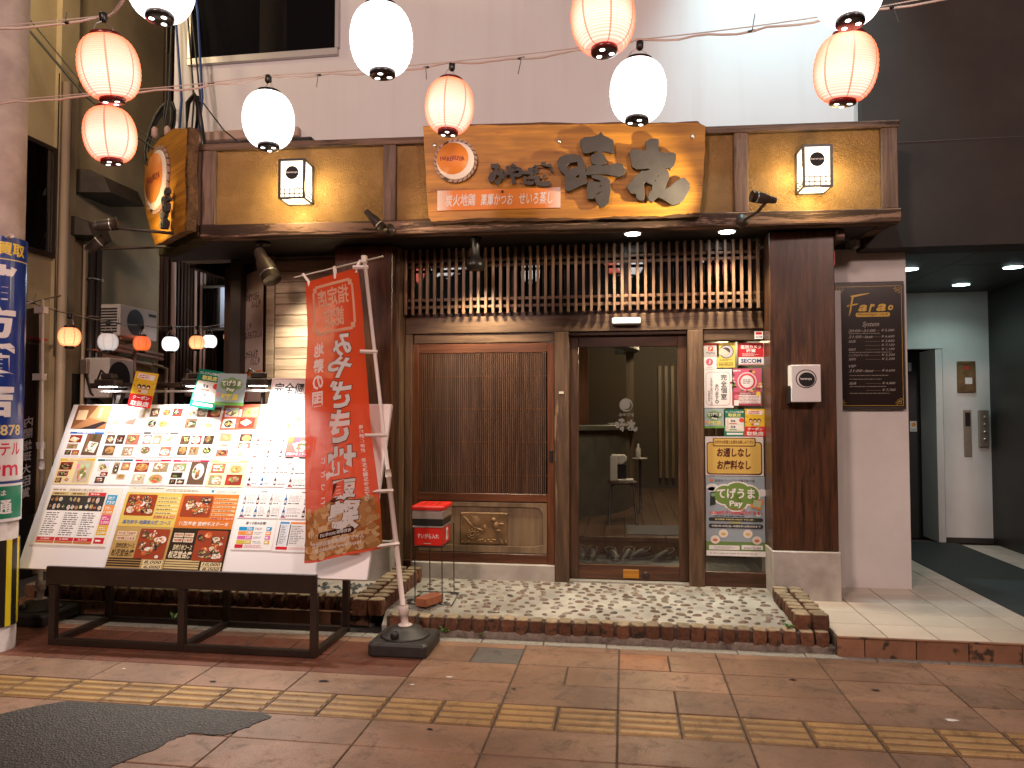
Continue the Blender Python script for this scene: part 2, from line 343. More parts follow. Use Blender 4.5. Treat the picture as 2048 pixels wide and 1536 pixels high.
mottled('brass',(.13,.075,.03),(.22,.13,.055),14,.5,.15,40,metal=.35,c3=(.08,.05,.022))
mottled('letter_black',(.032,.028,.027),(.045,.04,.038),12,.65,.1)
plain('emblem_orange',(.62,.20,.035),.5); plain('emblem_white',(.70,.62,.56),.5); plain('emblem_rope',(.36,.24,.19),.6); plain('emblem_base',(.07,.03,.02),.6); plain('ink_red',(.22,.03,.012),.6)
mottled('concrete_pole',(.33,.28,.25),(.42,.36,.325),8,.85,.2,60,c3=(.26,.22,.2))
plain('cable_black',(.015,.014,.013),.5); plain('cable_white',(.45,.36,.30),.5); plain('cable_blue',(.02,.06,.22),.5)
plain('pipe_beige',(.42,.33,.22),.5); plain('pipe_dark',(.035,.028,.024),.35); plain('pipe_pink',(.45,.31,.25),.6)
mottled('ac_white',(.55,.50,.45),(.62,.57,.52),4,.5,.03); plain('grille_dark',(.02,.02,.019),.5); mottled('hood_metal',(.075,.062,.05),(.11,.09,.075),5,.45,.05,metal=.3)
plain('mat_rubber',(.022,.027,.026),.75); plain('mat_grey',(.12,.13,.14),.9); plain('clog',(.028,.034,.038),.5); plain('clog_pale',(.13,.13,.13),.55)
plain('transom_backing_dark',(.035,.043,.043),.5); plain('interior_dark',(.035,.027,.02),.6); mottled('counter_plaster',(.085,.082,.068),(.12,.115,.095),5,.55,.15,40); plain('interior_wall',(.05,.036,.023),.7); plain('genkan_floor',(.07,.08,.09),.35)
mottled('leaf',(.07,.16,.03),(.12,.24,.05),20,.5,0); mottled('gravel',(.03,.035,.04),(.07,.08,.085),8,.6,.2,amt=.4)
for nm,rg,sh in (('print_paper',.55,.3),('print_gloss',.22,.5)):
    t=NT(nm); a=t.n('VertexColor',layer_name='Col'); c=a.outputs[0]; t.l(c,t.b.inputs['Base Color']); t.set(Roughness=rg); t.b.inputs['Specular IOR Level'].default_value=sh
def glass(name,tint,refl):
    t=NT(name); tr=t.n('BsdfTransparent'); tr.inputs[0].default_value=(*tint,1); gl=t.n('BsdfGlossy'); gl.inputs['Roughness'].default_value=.01; gl.inputs[0].default_value=(1,1,1,1)
    fr=t.n('Fresnel'); fr.inputs[0].default_value=refl; mx=t.n('MixShader'); t.l(fr.outputs[0],mx.inputs[0]); t.l(tr.outputs[0],mx.inputs[1]); t.l(gl.outputs[0],mx.inputs[2]); t.l(mx.outputs[0],t.out.inputs[0]); return t.m
glass('glass_clear',(.94,.93,.91),1.5); glass('glass_night',(.8,.8,.8),1.22); plain('void_black',(.006,.005,.005),.95); glass('glass_dim',(.36,.41,.41),2.1); glass('glass_transom',(.26,.30,.30),1.95)
t=NT('banner_cloth'); a=t.n('VertexColor',layer_name='Col'); df=t.n('BsdfDiffuse'); tl=t.n('BsdfTranslucent'); tp=t.n('BsdfTransparent'); m1=t.n('MixShader',i0=.30); m2=t.n('MixShader',i0=.07)
v=t.coord((3,3,.8),False); c=t.mix(t.ramp(t.noise(v,2,3),[(.3,(.86,.86,.86)),(.7,(1,1,1))]),a.outputs[0],a.outputs[0],'MULTIPLY')
for x in (df,tl): t.l(a.outputs[0],x.inputs[0])
t.l(df.outputs[0],m1.inputs[1]); t.l(tl.outputs[0],m1.inputs[2]); t.l(m1.outputs[0],m2.inputs[1]); t.l(tp.outputs[0],m2.inputs[2]); t.l(m2.outputs[0],t.out.inputs[0])
# paper lanterns: paper glowing from the bulb inside, brightest round the bulb, with thin ribs and seams
def lantern_mat(name,top,mid,seam,edge):
    t=NT(name); tc=t.n('TexCoord'); sp=t.n('SeparateXYZ'); t.l(tc.outputs['Object'],sp.inputs[0])
    mr=t.n('MapRange'); mr.inputs[1].default_value=-.16; mr.inputs[2].default_value=.16; t.l(sp.outputs[2],mr.inputs[0])
    col=t.ramp(mr.outputs[0],[(.0,tuple(.8*a for a in mid)),(.35,mid),(.62,tuple((a+b)/2 for a,b in zip(top,mid))),(.95,top)])
    wv=t.n('Math',operation='SINE'); mu=t.n('Math',operation='MULTIPLY'); mu.inputs[1].default_value=2*PI/.0115; t.l(sp.outputs[2],mu.inputs[0]); t.l(mu.outputs[0],wv.inputs[0])
    rib=t.ramp(wv.outputs[0],[(.0,(.74,.66,.62)),(.5,(1,1,1))])
    at=t.n('Math',operation='ARCTAN2'); t.l(sp.outputs[1],at.inputs[0]); t.l(sp.outputs[0],at.inputs[1])
    m8=t.n('Math',operation='MULTIPLY'); m8.inputs[1].default_value=3.5; t.l(at.outputs[0],m8.inputs[0]); cs=t.n('Math',operation='COSINE'); t.l(m8.outputs[0],cs.inputs[0]); ab=t.n('Math',operation='ABSOLUTE'); t.l(cs.outputs[0],ab.inputs[0])
    sm=t.ramp(ab.outputs[0],[(.0,seam),(.09,seam),(.13,(1,1,1))])
    lw=t.n('LayerWeight'); lw.inputs[0].default_value=.5; col=t.mix(t.ramp(lw.outputs['Facing'],[(.35,(0,0,0)),(.9,(1,1,1))]),col,edge)      # paper seen edge-on lets less light through
    c=t.mix(1,t.mix(1,col,rib,'MULTIPLY'),sm,'MULTIPLY'); t.l(c,t.b.inputs['Emission Color']); t.set(Emission_Strength=1.,Base_Color=(.5,.3,.2,1),Roughness=.7)
    return t.m
lantern_mat('lantern_orange',(.80,.175,.09),(3.1,.56,.44),(.52,.28,.23),(1.05,.12,.03)); lantern_mat('lantern_white',(2.0,2.05,2.05),(3.2,3.3,3.35),(.85,.85,.85),(1.6,1.7,1.75))
lantern_mat('lantern_orange_small',(.55,.16,.05),(1.2,.48,.2),(.35,.25,.22),(.6,.13,.03)); lantern_mat('lantern_white_small',(.9,.95,1.),(1.3,1.35,1.4),(.6,.6,.6),(.6,.63,.65))
lantern_mat('lantern_grey_small',(.20,.21,.22),(.28,.285,.28),(.5,.5,.5),(.15,.15,.15)); lantern_mat('lantern_red_small',(.34,.03,.008),(.7,.10,.015),(.3,.25,.22),(.25,.02,.004))
plain('lantern_cap_red',(.10,.008,.006),.3); plain('lantern_cap_black',(.018,.014,.013),.25); emit('bulb_hole',(1,.95,.85),3)
emit('lamp_white',(1,.97,.9),14); emit('lamp_cool',(.75,1,.98),7); emit('lightbox_paper',(1,.90,.66),1.0)
# ---------------------------------------------------------------- ground and pavement
g=G(); g.add([(-60,-40,-.012),(60,-40,-.012),(60,60,-.012),(-60,60,-.012)],[(0,1,2,3)]); tag(g.build('ground','ground_dark'),kind='structure')
pv=E('pavement',None,None,(0,4,0),kind='structure')
BX('mortar_bed','mortar',pv,-6.2,6,1.6,5.12,-.05,-.006)
PM={}
def paver(x0,x1,y0,y1,mat='paver',name='paver'):
    w_,d=round(x1-x0-.009,3),round(y1-y0-.009,3); k=(w_,d,mat)
    if k not in PM:
        o=G().box(-w_/2,w_/2,-d/2,d/2,-.04,0).build(name,mat,pv,.003,False); o.location=((x0+x1)/2,(y0+y1)/2-4,random.uniform(-.0012,.0012)); PM[k]=o
    else: place(PM[k],((x0+x1)/2,(y0+y1)/2-4,random.uniform(-.0012,.0012)),pv)
cx=[-.04+.6125*k for k in range(-9,8)]
rows=[2.17,2.48,2.79,3.10,3.41,3.705,4.01,4.325,4.64,4.935]
def key(r,k): return random.Random(r*131+k*17+5)
for r in range(len(rows)-1):
    y0,y1=rows[r],rows[r+1]
    for k in range(len(cx)-1):
        a,b=cx[k],cx[k+1]
        if r==5: continue
        m='paver'; half=key(r,k).random()<.34
        if r==7 and b<-1.2: m='paver_red'
        if r==8 and b<-1.2: m='paver_red'
        ck=k-9
        if r==8 and ck==-2: half=True
        if half:
            c_=(a+b)/2
            m1=m2=m
            if r==8 and ck==0: m1='paver_orange'
            if r==6 and ck==1: m1='paver_orange'
            if r==8 and ck==-2: m2='paver_grey'
            paver(a,c_,y0,y1,m1); paver(c_,b,y0,y1,m2)
        else:
            if r==6 and ck==3: m='paver_grey'
            paver(a,b,y0,y1,m)
        if r==8: paver(a,b,y1,5.03,'paver')
tt=G().box(-.148,.148,-.148,.148,-.04,-.002)
for i in range(4):
    y=-.112+i*.0745; tt.prism([(y-.021,-.0025),(y+.021,-.0025),(y+.015,.0055),(y-.015,.0055)],-.139,.139,'x',1)
tt=tt.build('tactile_tile',['tactile_base','tactile'],pv,.0015,False); tt.location=(cx[0]+.153,3.857-4,0)
n=0
for k in range(len(cx)-1):
    for h in (0,1):
        n+=1
        if n>1: place(tt,(cx[k]+.153+.306*h,3.857-4,random.uniform(-.001,.002)),pv,(0,0,random.choice((0,PI))+random.uniform(-.004,.004)))
for k in range(28):
    x=-6+k*.42; BX('kerb_strip','concrete_strip',pv,x,x+.414,5.034,5.118,-.05,random.uniform(.0,.004),.003)
# asphalt repair in the paving
pts=[(-3.9,2.0),(-3.62,2.75),(-3.42,3.10),(-3.33,3.30),(-3.05,3.62),(-2.96,3.695),(-2.3,3.70),(-1.83,3.69),(-1.78,3.66),(-1.84,3.52),(-1.90,3.42),(-2.08,3.415),(-2.13,3.33),(-2.14,3.22),(-2.22,3.08),(-2.26,2.9),(-2.25,2.6),(-2.4,2.0)]
q=[]
for i,(x,y) in enumerate(pts):
    x2,y2=pts[(i+1)%len(pts)]
    for s in range(6): f=s/6; q.append((x+(x2-x)*f+random.uniform(-.008,.008),y+(y2-y)*f+random.uniform(-.006,.006)))
G().prism(q,-.02,.0035,'z').build('asphalt_patch','asphalt',pv)
# small litter: leaf scraps, chewing gum, a paper scrap
for i,(x,y,m,s) in enumerate([(-1.02,4.35,'white_plastic',.022),(1.62,4.12,'white_plastic',.03),(-.95,3.63,'metal_black',.016),(-1.72,4.18,'metal_black',.03),(-1.2,4.2,'white_plastic',.014),(.96,4.6,'metal_black',.02),(1.38,4.5,'metal_black',.022),(-1.66,4.95,'metal_black',.02),(-3.0,4.2,'white_plastic',.012),(-.62,4.22,'metal_black',.015),(-2.35,4.08,'metal_black',.02)]):
    G().add([(x+s*math.cos(a)*(1+.4*math.sin(3*a+i)),y+s*.6*math.sin(a),.0035) for a in [k*PI/4 for k in range(8)]],[tuple(range(8))]).build('litter_scrap',m,pv)
# ---------------------------------------------------------------- pebble platform with brick edging
st=E('entrance_step',None,None,(0,5.2,0),kind='structure')
G().prism([(5.16,-.05),(6.34,-.05),(6.34,.152),(5.9,.148),(5.25,.128),(5.16,.05)],-1.70,1.14,'x').build('pebble_bed','pebble_bed',st)
BX('mortar_joint','mortar',st,-1.66,1.12,5.15,5.26,.0,.118); BX('mortar_footing','mortar_pale',st,-1.66,1.34,5.128,5.2,-.02,.045,.01)
def rough_box(a,b,c,seed,j=.006):
    rn=random.Random(seed); g=G(); vs=[]
    N=3
    # subdivided box with jittered vertices
    import itertools
    idx={}; fs=[]
    def vid(i,jj,k):
        if (i,jj,k) not in idx:
            e=1-.05*(abs(i-1)==1 and abs(jj-1)==1)-.05*(abs(i-1)==1 and abs(k-1)==1)-.05*(abs(k-1)==1 and abs(jj-1)==1)
            idx[(i,jj,k)]=len(vs); vs.append(((i-1)*a/2*e+rn.uniform(-j,j),(jj-1)*b/2*e+rn.uniform(-j,j),k*c/2*(1 if k<2 else (.94+.06*e))+rn.uniform(-j,j)*.6))
        return idx[(i,jj,k)]
    for u in (0,1):
        for v in (0,1):
            fs+=[(vid(u,v,2),vid(u+1,v,2),vid(u+1,v+1,2),vid(u,v+1,2)),(vid(u,0,v),vid(u+1,0,v),vid(u+1,0,v+1),vid(u,0,v+1)),(vid(u+1,2,v),vid(u,2,v),vid(u,2,v+1),vid(u+1,2,v+1)),(vid(0,u+1,v),vid(0,u,v),vid(0,u,v+1),vid(0,u+1,v+1)),(vid(2,u,v),vid(2,u+1,v),vid(2,u+1,v+1),vid(2,u,v+1))]
    return g.add(vs,fs)
BV=[]
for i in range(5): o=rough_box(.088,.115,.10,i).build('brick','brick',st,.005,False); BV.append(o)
used=set()
def brick(x,y,z,rz=0,sc_=(1,1,1),par=st,oy=5.2):
    i=random.randrange(5)
    if i not in used and par is st: used.add(i); o=BV[i]
    else: o=BV[i].copy(); COL.objects.link(o); o.parent=par
    o.location=(x,y-oy,z); o.rotation_euler=(random.uniform(-.03,.03),random.uniform(-.03,.03),rz+random.uniform(-.04,.04)+random.choice((0,PI))); o.scale=sc_; return o
x=-1.64
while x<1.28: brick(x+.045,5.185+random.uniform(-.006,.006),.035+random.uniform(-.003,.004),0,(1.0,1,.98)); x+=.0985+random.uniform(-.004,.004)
for i in range(9):       # double row of bricks at the right edge, standing on the platform
    y=5.235+i*.087
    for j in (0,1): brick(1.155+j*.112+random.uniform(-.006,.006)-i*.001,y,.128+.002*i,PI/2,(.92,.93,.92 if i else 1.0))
for i in range(10):       # left edge, climbing beside the planter
    y=5.24+i*.092
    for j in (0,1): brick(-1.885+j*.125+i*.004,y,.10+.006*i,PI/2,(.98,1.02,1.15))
# planter on the left: tiled footing, brick rim, gravel
pl=E('planter_edge','tiled planter edge with a brick rim behind the menu board','planter',(-3,5.3,0))
BX('footing','mortar_pale',pl,-4.7,-1.83,5.315,6.3,-.02,.088)
for k in range(10):
    x=-4.70+k*.286; BX('footing_tile','step_tile',pl,x,x+.281,5.292,5.318,0,.092,.002)
BX('footing_cap','step_tile',pl,-4.7,-1.84,5.285,5.36,.088,.098,.002)
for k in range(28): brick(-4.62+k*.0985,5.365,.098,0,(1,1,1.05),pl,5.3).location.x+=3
BX('planter_soil','concrete',pl,-4.7,-1.92,5.40,6.32,.06,.165)
gs=[]
for i in range(3):
    rn=random.Random(i+60); g=G(); n=8; vs=[(0,0,.022)]+[(.022*math.cos(2*PI*k/n)*rn.uniform(.7,1.2),.016*math.sin(2*PI*k/n)*rn.uniform(.7,1.2),.006) for k in range(n)]
    g.add(vs,[(0,1+k,1+(k+1)%n) for k in range(n)]); o=g.build('gravel_stone','gravel',pl,0,False); o.location=(.9+i*.05,.25,.165); gs.append(o)
for i in range(70): place(random.choice(gs),(random.uniform(.45,1.0),random.uniform(.13,.55),.165),pl,(random.uniform(-.4,.4),random.uniform(-.4,.4),random.random()*6))
# pebbles set in the platform
pb=[]
for i in range(6):
    rn=random.Random(i); n=8; vs=[(0,0,.016)]; 
    for rr,z in ((.5,.0145),(.85,.009),(1.0,-.003)):
        for k in range(n):
            a=2*PI*k/n; q=1+.14*math.sin(a*2+i)+rn.uniform(-.06,.06); vs.append((.036*rr*q*math.cos(a),.024*rr*q*math.sin(a),z))
    fs=[(0,1+k,1+(k+1)%n) for k in range(n)]
    for r_ in (0,1):
        for k in range(n): fs.append((1+r_*n+k,1+(r_+1)*n+k,1+(r_+1)*n+(k+1)%n,1+r_*n+(k+1)%n))
    g=G().add(vs,fs,0,(1,1,1),True); o=g.build('pebble','pebble',st,0,False); pb.append(o)
spots=[]; tries=0
while len(spots)<300 and tries<30000:
    tries+=1; x=random.uniform(-1.60,1.06); y=random.uniform(5.27,6.22)
    if 1 and all((x-a)**2*.7+(y-b)**2*1.25>.0056 for a,b in spots): spots.append((x,y))
for i,(x,y) in enumerate(spots):
    z=.1285+(y-5.25)*.028 if y<5.9 else .1475+(y-5.9)*.009
    rot=(random.uniform(-.1,.1),random.uniform(-.1,.1),random.gauss(0,.5)); s=random.uniform(.6,1.0); sc_=(s*random.uniform(.85,1.25),s*random.uniform(.8,1.1),s)
    if i<6: o=pb[i]; o.location=(x,y-5.2,z); o.rotation_euler=rot; o.scale=sc_
    else: place(pb[i%6],(x,y-5.2,z),st,rot,sc_)
# hall floor at the right: cream tiles on a tiled step
hf=E('hall_floor',None,None,(2.5,5.1,0),kind='structure')
BX('floor_slab','mortar',hf,1.33,5.6,5.10,9.1,-.05,.116)
xs=[1.335,1.640,1.945,2.25,2.555,2.86,3.165,3.47,3.775,4.08,4.385]; ys=[5.085+.305*k for k in range(13)]
tsrc=None
for i in range(len(xs)-1):
    for j in range(len(ys)-1):
        if tsrc is None: tsrc=G().box(-.148,.148,-.148,.148,-.01,0).build('floor_tile','hall_tile',hf,.0015,False); o=tsrc
        else: o=tsrc.copy(); COL.objects.link(o)
        o.location=(xs[i]+.1525-2.5,ys[j]+.1525-5.1,.13)
for k,x in enumerate([1.335]+[1.5+.305*k for k in range(10)]):
    x1=1.494 if k==0 else x+.299; BX('step_tile','step_tile',hf,x,x1,5.075,5.102,.0,.118,.002)
BX('step_nosing','step_tile',hf,1.335,4.5,5.068,5.10,.1185,.1285,.002)
BX('floor_mat','mat_rubber',hf,2.735,3.56,5.2,8.82,.131,.139,.003)
# outlines of the big brush characters and the sign board (metres along the canopy, height above its beam)
SEI = [[(2.931,0.536),(2.989,0.54),(3.039,0.527),(3.059,0.499),(3.07,0.461),(3.079,0.383),(3.087,0.318),(3.029,0.299),(2.953,0.266),(2.93,0.267),(2.927,0.323),(2.924,0.388),(2.895,0.413),(2.875,0.449),(2.869,0.491),(2.89,0.52)],[(2.939,0.456),(2.96,0.479),(3.018,0.481),(3.024,0.444),(2.983,0.437),(2.948,0.42)],[(3.0,0.371),(3.032,0.388),(3.029,0.355),(3.012,0.35)],[(3.042,0.645),(3.071,0.665),(3.141,0.669),(3.176,0.682),(3.196,0.702),(3.211,0.675),(3.245,0.659),(3.286,0.634),(3.29,0.589),(3.288,0.542),(3.274,0.54),(3.233,0.553),(3.202,0.557),(3.199,0.536),(3.216,0.53),(3.23,0.503),(3.234,0.473),(3.216,0.456),(3.189,0.451),(3.192,0.445),(3.268,0.449),(3.314,0.462),(3.354,0.452),(3.357,0.434),(3.371,0.416),(3.368,0.387),(3.348,0.372),(3.319,0.362),(3.279,0.369),(3.221,0.385),(3.175,0.386),(3.128,0.382),(3.088,0.38),(3.079,0.395),(3.094,0.43),(3.111,0.448),(3.152,0.451),(3.155,0.459),(3.131,0.462),(3.12,0.489),(3.117,0.515),(3.129,0.533),(3.161,0.538),(3.164,0.559),(3.129,0.556),(3.088,0.546),(3.062,0.55),(3.05,0.586),(3.039,0.616)],[(3.122,0.373),(3.146,0.377),(3.198,0.371),(3.238,0.355),(3.261,0.328),(3.264,0.254),(3.255,0.207),(3.249,0.169),(3.22,0.144),(3.185,0.13),(3.174,0.151),(3.156,0.187),(3.151,0.207),(3.122,0.199),(3.093,0.2),(3.09,0.241),(3.09,0.289),(3.099,0.324),(3.116,0.335),(3.163,0.322),(3.192,0.324),(3.186,0.336),(3.151,0.349),(3.131,0.355)],[(3.154,0.281),(3.186,0.298),(3.2,0.3),(3.197,0.289),(3.174,0.289)],[(3.151,0.231),(3.203,0.259),(3.2,0.25),(3.162,0.225)]]
YO = [[(3.528,0.617),(3.562,0.636),(3.594,0.638),(3.62,0.631),(3.62,0.578),(3.622,0.537),(3.67,0.527),(3.722,0.528),(3.745,0.516),(3.745,0.475),(3.732,0.434),(3.703,0.403),(3.689,0.418),(3.652,0.419),(3.681,0.403),(3.695,0.371),(3.692,0.336),(3.668,0.278),(3.662,0.252),(3.702,0.271),(3.737,0.305),(3.783,0.333),(3.805,0.338),(3.833,0.308),(3.847,0.287),(3.842,0.279),(3.85,0.261),(3.827,0.221),(3.804,0.181),(3.77,0.147),(3.736,0.139),(3.718,0.135),(3.679,0.161),(3.645,0.185),(3.611,0.198),(3.588,0.181),(3.571,0.165),(3.553,0.17),(3.539,0.2),(3.548,0.229),(3.571,0.252),(3.571,0.292),(3.549,0.302),(3.526,0.317),(3.509,0.306),(3.511,0.265),(3.514,0.212),(3.508,0.177),(3.479,0.178),(3.456,0.193),(3.451,0.226),(3.416,0.232),(3.393,0.262),(3.385,0.286),(3.417,0.32),(3.457,0.366),(3.498,0.4),(3.523,0.394),(3.561,0.41),(3.532,0.418),(3.452,0.416),(3.423,0.432),(3.415,0.485),(3.408,0.532),(3.421,0.564),(3.47,0.557),(3.519,0.549),(3.53,0.558),(3.526,0.593)],[(3.606,0.353),(3.615,0.364),(3.626,0.352)],[(3.586,0.321),(3.592,0.336),(3.603,0.312)]]
KANA= {'み': [(2.341, 0.493), (2.473, 0.324)], 'や': [(2.462, 0.489), (2.607, 0.328)], 'ざ': [(2.602, 0.463), (2.719, 0.32)], 'き': [(2.687, 0.493), (2.836, 0.305)]}
SIGN= [(1.828, 0.813), (2.04, 0.813), (2.428, 0.803), (2.811, 0.789), (3.19, 0.783), (3.563, 0.773), (3.903, 0.769), (3.973, 0.74), (3.967, 0.558), (3.946, 0.257), (3.926, 0.088), (3.816, 0.08), (3.595, 0.066), (3.336, 0.076), (3.111, 0.067), (2.81, 0.074), (2.543, 0.077), (2.274, 0.087), (2.061, 0.073), (1.894, 0.069), (1.874, 0.12), (1.853, 0.433)]
def DECAL(p):
    for q in (SEI[0],SEI[3],SEI[4],YO[0]): p.poly([(.105+(a-2.87)*.195,.02+(b-.12)*.20) for a,b in q],(.10,.094,.088))
# ---------------------------------------------------------------- restaurant building
rb=E('restaurant_building','dark timber restaurant front with stucco canopy under a white upper wall','building',(0,6.35,0))
# upper storey wall with dark window
BX('upper_wall','wall_paint_streaked',rb,-4.17,1.872,6.40,6.7,2.99,8.)
BX('wall_return','wall_paint',rb,1.872,1.905,6.395,6.7,2.9,8.)
wn=BX('upper_window','void_black',rb,-3.99,-2.575,6.385,6.399,4.86,7.2,label='dark upper window with an aluminium frame')
G().box(-4.02,-2.545,6.36,6.40,4.79,4.855).box(-2.575,-2.535,6.362,6.402,4.855,7.2).box(-4.02,-3.985,6.362,6.402,4.855,7.2).build('window_frame','alu',wn,.004)
BX('window_pane','glass_night',wn,-3.98,-2.58,6.375,6.378,4.86,7.2)
BX('conduit','pipe_pink',rb,-4.0,-2.9,6.33,6.40,4.05,4.14,.01)
# facade timber: posts, lintel, panels
def P_(n,m,*a,b=.004,**k): return BX(n,m,rb,*a,bevel=b,**k)
P_('lintel','wood_lintel',-1.865,1.115,6.245,6.40,2.225,2.368)
P_('header_board','wood_lintel',-1.79,-.575,6.262,6.36,2.142,2.222)
P_('header_board','wood_lintel',.645,1.118,6.262,6.36,2.135,2.222)
P_('door_post','wood_post',-1.863,-1.80,6.235,6.40,.30,2.222)
P_('door_post','wood_post',-.573,-.455,6.232,6.42,.15,2.223)
P_('door_post','wood_post',.515,.637,6.232,6.42,.15,2.223)
P_('door_post','wood_post',1.1185,1.185,6.24,6.42,.15,2.95)
P_('corner_post','wood_post',-1.975,-1.867,6.10,6.4,.15,2.95)
P_('side_post','wood_pillar',-1.865,-1.80,6.225,6.36,.155,.30)
P_('plinth','concrete',-1.80,-.574,6.228,6.42,.12,.285,b=.006)
# pillars (sleeve walls) left and right
pr=P_('pillar','wood_pillar',1.118,1.598,6.0,6.45,.50,2.95,b=.006)
BX('pillar_base','concrete',pr,1.112,1.612,5.985,6.45,.10,.498,.008)
pl2=P_('pillar','wood_pillar',-2.41,-1.905,6.0,6.45,.50,2.95,b=.006)
BX('pillar_base','concrete',pl2,-2.42,-1.90,5.985,6.45,.10,.498,.008)
BX('alarm_lamp','red_plastic',pr,1.599,1.622,6.06,6.12,2.68,2.80,.006)
BX('number_label','cream_plastic',rb,-.535,-.495,6.228,6.2318,1.705,1.725)
# transom window and lattice
tw=E('transom_lattice',None,None,(0,0,0)); tw.parent=rb; del tw['wl']; tw.location=(0,0,0)
G().add([(-1.86,6.327,2.40),(1.10,6.327,2.40),(1.10,6.327,2.93),(-1.86,6.327,2.93)],[(0,1,2,3)]).build('window_pane','glass_transom',tw)
G().box(-1.86,1.10,6.30,6.345,2.368,2.41).box(-1.86,1.10,6.30,6.345,2.885,2.95).box(-.03,.05,6.295,6.35,2.41,2.885).box(-1.86,-1.80,6.297,6.347,2.41,2.885).box(1.05,1.10,6.297,6.347,2.41,2.885).box(-.95,-.91,6.30,6.345,2.41,2.885).build('sash','wood_pillar',tw,.003)
b0=None
for i in range(47):
    x=-1.845+i*.0633
    if b0 is None: b0=G().box(-.0115,.0115,-.016,.016,0,.56).build('bar','wood_lattice',tw,.002,False); o=b0
    else: o=b0.copy(); COL.objects.link(o)
    o.location=(x,6.196-6.35,2.384)
for z in (2.449,2.512,2.798,2.846): BX('cross_bar','wood_lattice',tw,-1.862,1.10,6.213,6.232,z-.012,z+.012,.002)
for x in (-1.80,-.40,1.05): BX('bracket','wood_pillar',tw,x-.012,x+.012,6.233,6.30,2.43,2.47)
# sliding panel with fine slats
sp=E('sliding_panel',None,None); sp.parent=rb; del sp['wl']
def S_(n,m,*a,b=.003,**k): return BX(n,m,sp,*a,bevel=b,**k)
S_('stile','wood_red',-1.80,-1.745,6.262,6.30,.287,2.138); S_('stile','wood_red',-.635,-.576,6.262,6.30,.287,2.138)
S_('rail','wood_red_x',-1.745,-.635,6.264,6.30,2.058,2.136); S_('rail','wood_red_x',-1.745,-.635,6.264,6.30,.800,.866); S_('rail','wood_red_x',-1.745,-.635,6.264,6.30,.289,.366)
s0=None
for i in range(64):
    x=-1.735+i*.01715
    if s0 is None: s0=G().box(-.0042,.0042,-.007,.007,0,1.194).build('slat','wood_slat',sp,.001,False); o=s0
    else: o=s0.copy(); COL.objects.link(o)
    o.location=(x,6.275-6.35,.866)
for z in (1.02,1.30,1.58,1.86): S_('slat_tie','wood_slat',-1.745,-.635,6.284,6.290,z-.006,z+.006,b=0)
S_('backing_paper','wall_black',-1.745,-.635,6.318,6.322,.866,2.058,b=0)
kb=S_('kick_board','wood_kick',-1.745,-.637,6.283,6.30,.368,.798,b=0)
pts=[]
ow=[(-1.738,.375),(-.642,.375),(-.642,.79),(-1.738,.79)]
iw=[(-1.69+.06,.425),(-.69-.06,.425),(-.672,.445),(-.672,.70),(-.70,.745),(-.735,.757),(-1.645,.757),(-1.68,.745),(-1.708,.70),(-1.708,.445)]
vs,fs=shape2d([ow,iw],.016,.002); g=G().add([(x,6.283+y,z) for x,y,z in vs],fs); g.build('kick_frame','wood_kick',kb)
BX('finger_pull','metal_black',sp,-.618,-.588,6.257,6.264,1.13,1.235,.004)
# brass plate with a worn relief of hills, trees and a figure
bp=S_('brass_plate','brass',-1.38,-.972,6.268,6.283,.440,.705,b=.006)
g=G()
def blob(x,z,rx,rz,h=.010,n=10):
    vs=[(x,6.268-h,z)]+[(x+rx*.62*math.cos(2*PI*k/n),6.268-h*.8,z+rz*.62*math.sin(2*PI*k/n)) for k in range(n)]+[(x+rx*math.cos(2*PI*k/n),6.2685,z+rz*math.sin(2*PI*k/n)) for k in range(n)]
    g.add(vs,[(0,1+(k+1)%n,1+k) for k in range(n)]+[(1+k,1+(k+1)%n,1+n+(k+1)%n,1+n+k) for k in range(n)],0,(1,1,1),True)
rn=random.Random(3)
for a in range(26): t_=a/25; blob(-1.35+.16*t_+.01*rn.random(),.66-.05*math.sin(t_*3)-.10*t_*t_,.018,.010,.007)
for a in range(24): t_=a*.55; blob(-1.275+.05*math.cos(t_)*(1-a/30),.52+.045*math.sin(t_)*(1-a/30),.012,.008,.008)
blob(-1.25,.62,.05,.06,.008); blob(-1.17,.575,.018,.03,.010)
blob(-1.095,.645,.022,.020,.014); blob(-1.075,.595,.030,.038,.014); blob(-1.03,.61,.035,.012,.009); blob(-1.06,.555,.035,.014,.009)
for a in range(16): blob(-1.36+.38*rn.random(),.455+.025*rn.random(),.014,.007,.006)
for x in (-1.365,-.987):
    for z in (.455,.69): blob(x,z,.009,.009,.007)
g.build('relief','brass',bp,kind='stuff')
# entrance door
ed=E('entrance_door',None,None); ed.parent=rb; del ed['wl']
def D_(n,m,*a,b=.003,**k): return BX(n,m,ed,*a,bevel=b,**k)
D_('stile','wood_door',-.452,-.378,6.315,6.36,.17,2.2); D_('stile','wood_door',.440,.513,6.315,6.36,.17,2.2)
D_('rail','wood_door_x',-.378,.440,6.317,6.36,2.10,2.2); D_('rail','wood_door_x',-.378,.440,6.317,6.36,.172,.285)
D_('bead','wood_lattice',-.378,.44,6.311,6.318,.285,.292,b=0)
D_('repair_patch','wood_sign',-.015,.115,6.311,6.318,.185,.255)
o=G().lathe([(.028,0),(.028,.012),(.018,.016)],14,(.17,6.317,.215),axis='y').build('knob','metal_brown',ed); 
for v in o.data.vertices: v.co.y=2*(6.317-6.35)-v.co.y
D_('pane','glass_clear',-.378,.440,6.335,6.340,.285,2.10,b=0)
D_('threshold','concrete_strip',-.456,.516,6.25,6.42,.13,.166)
D_('head_jamb','wood_door_x',-.454,.514,6.27,6.42,2.195,2.224)
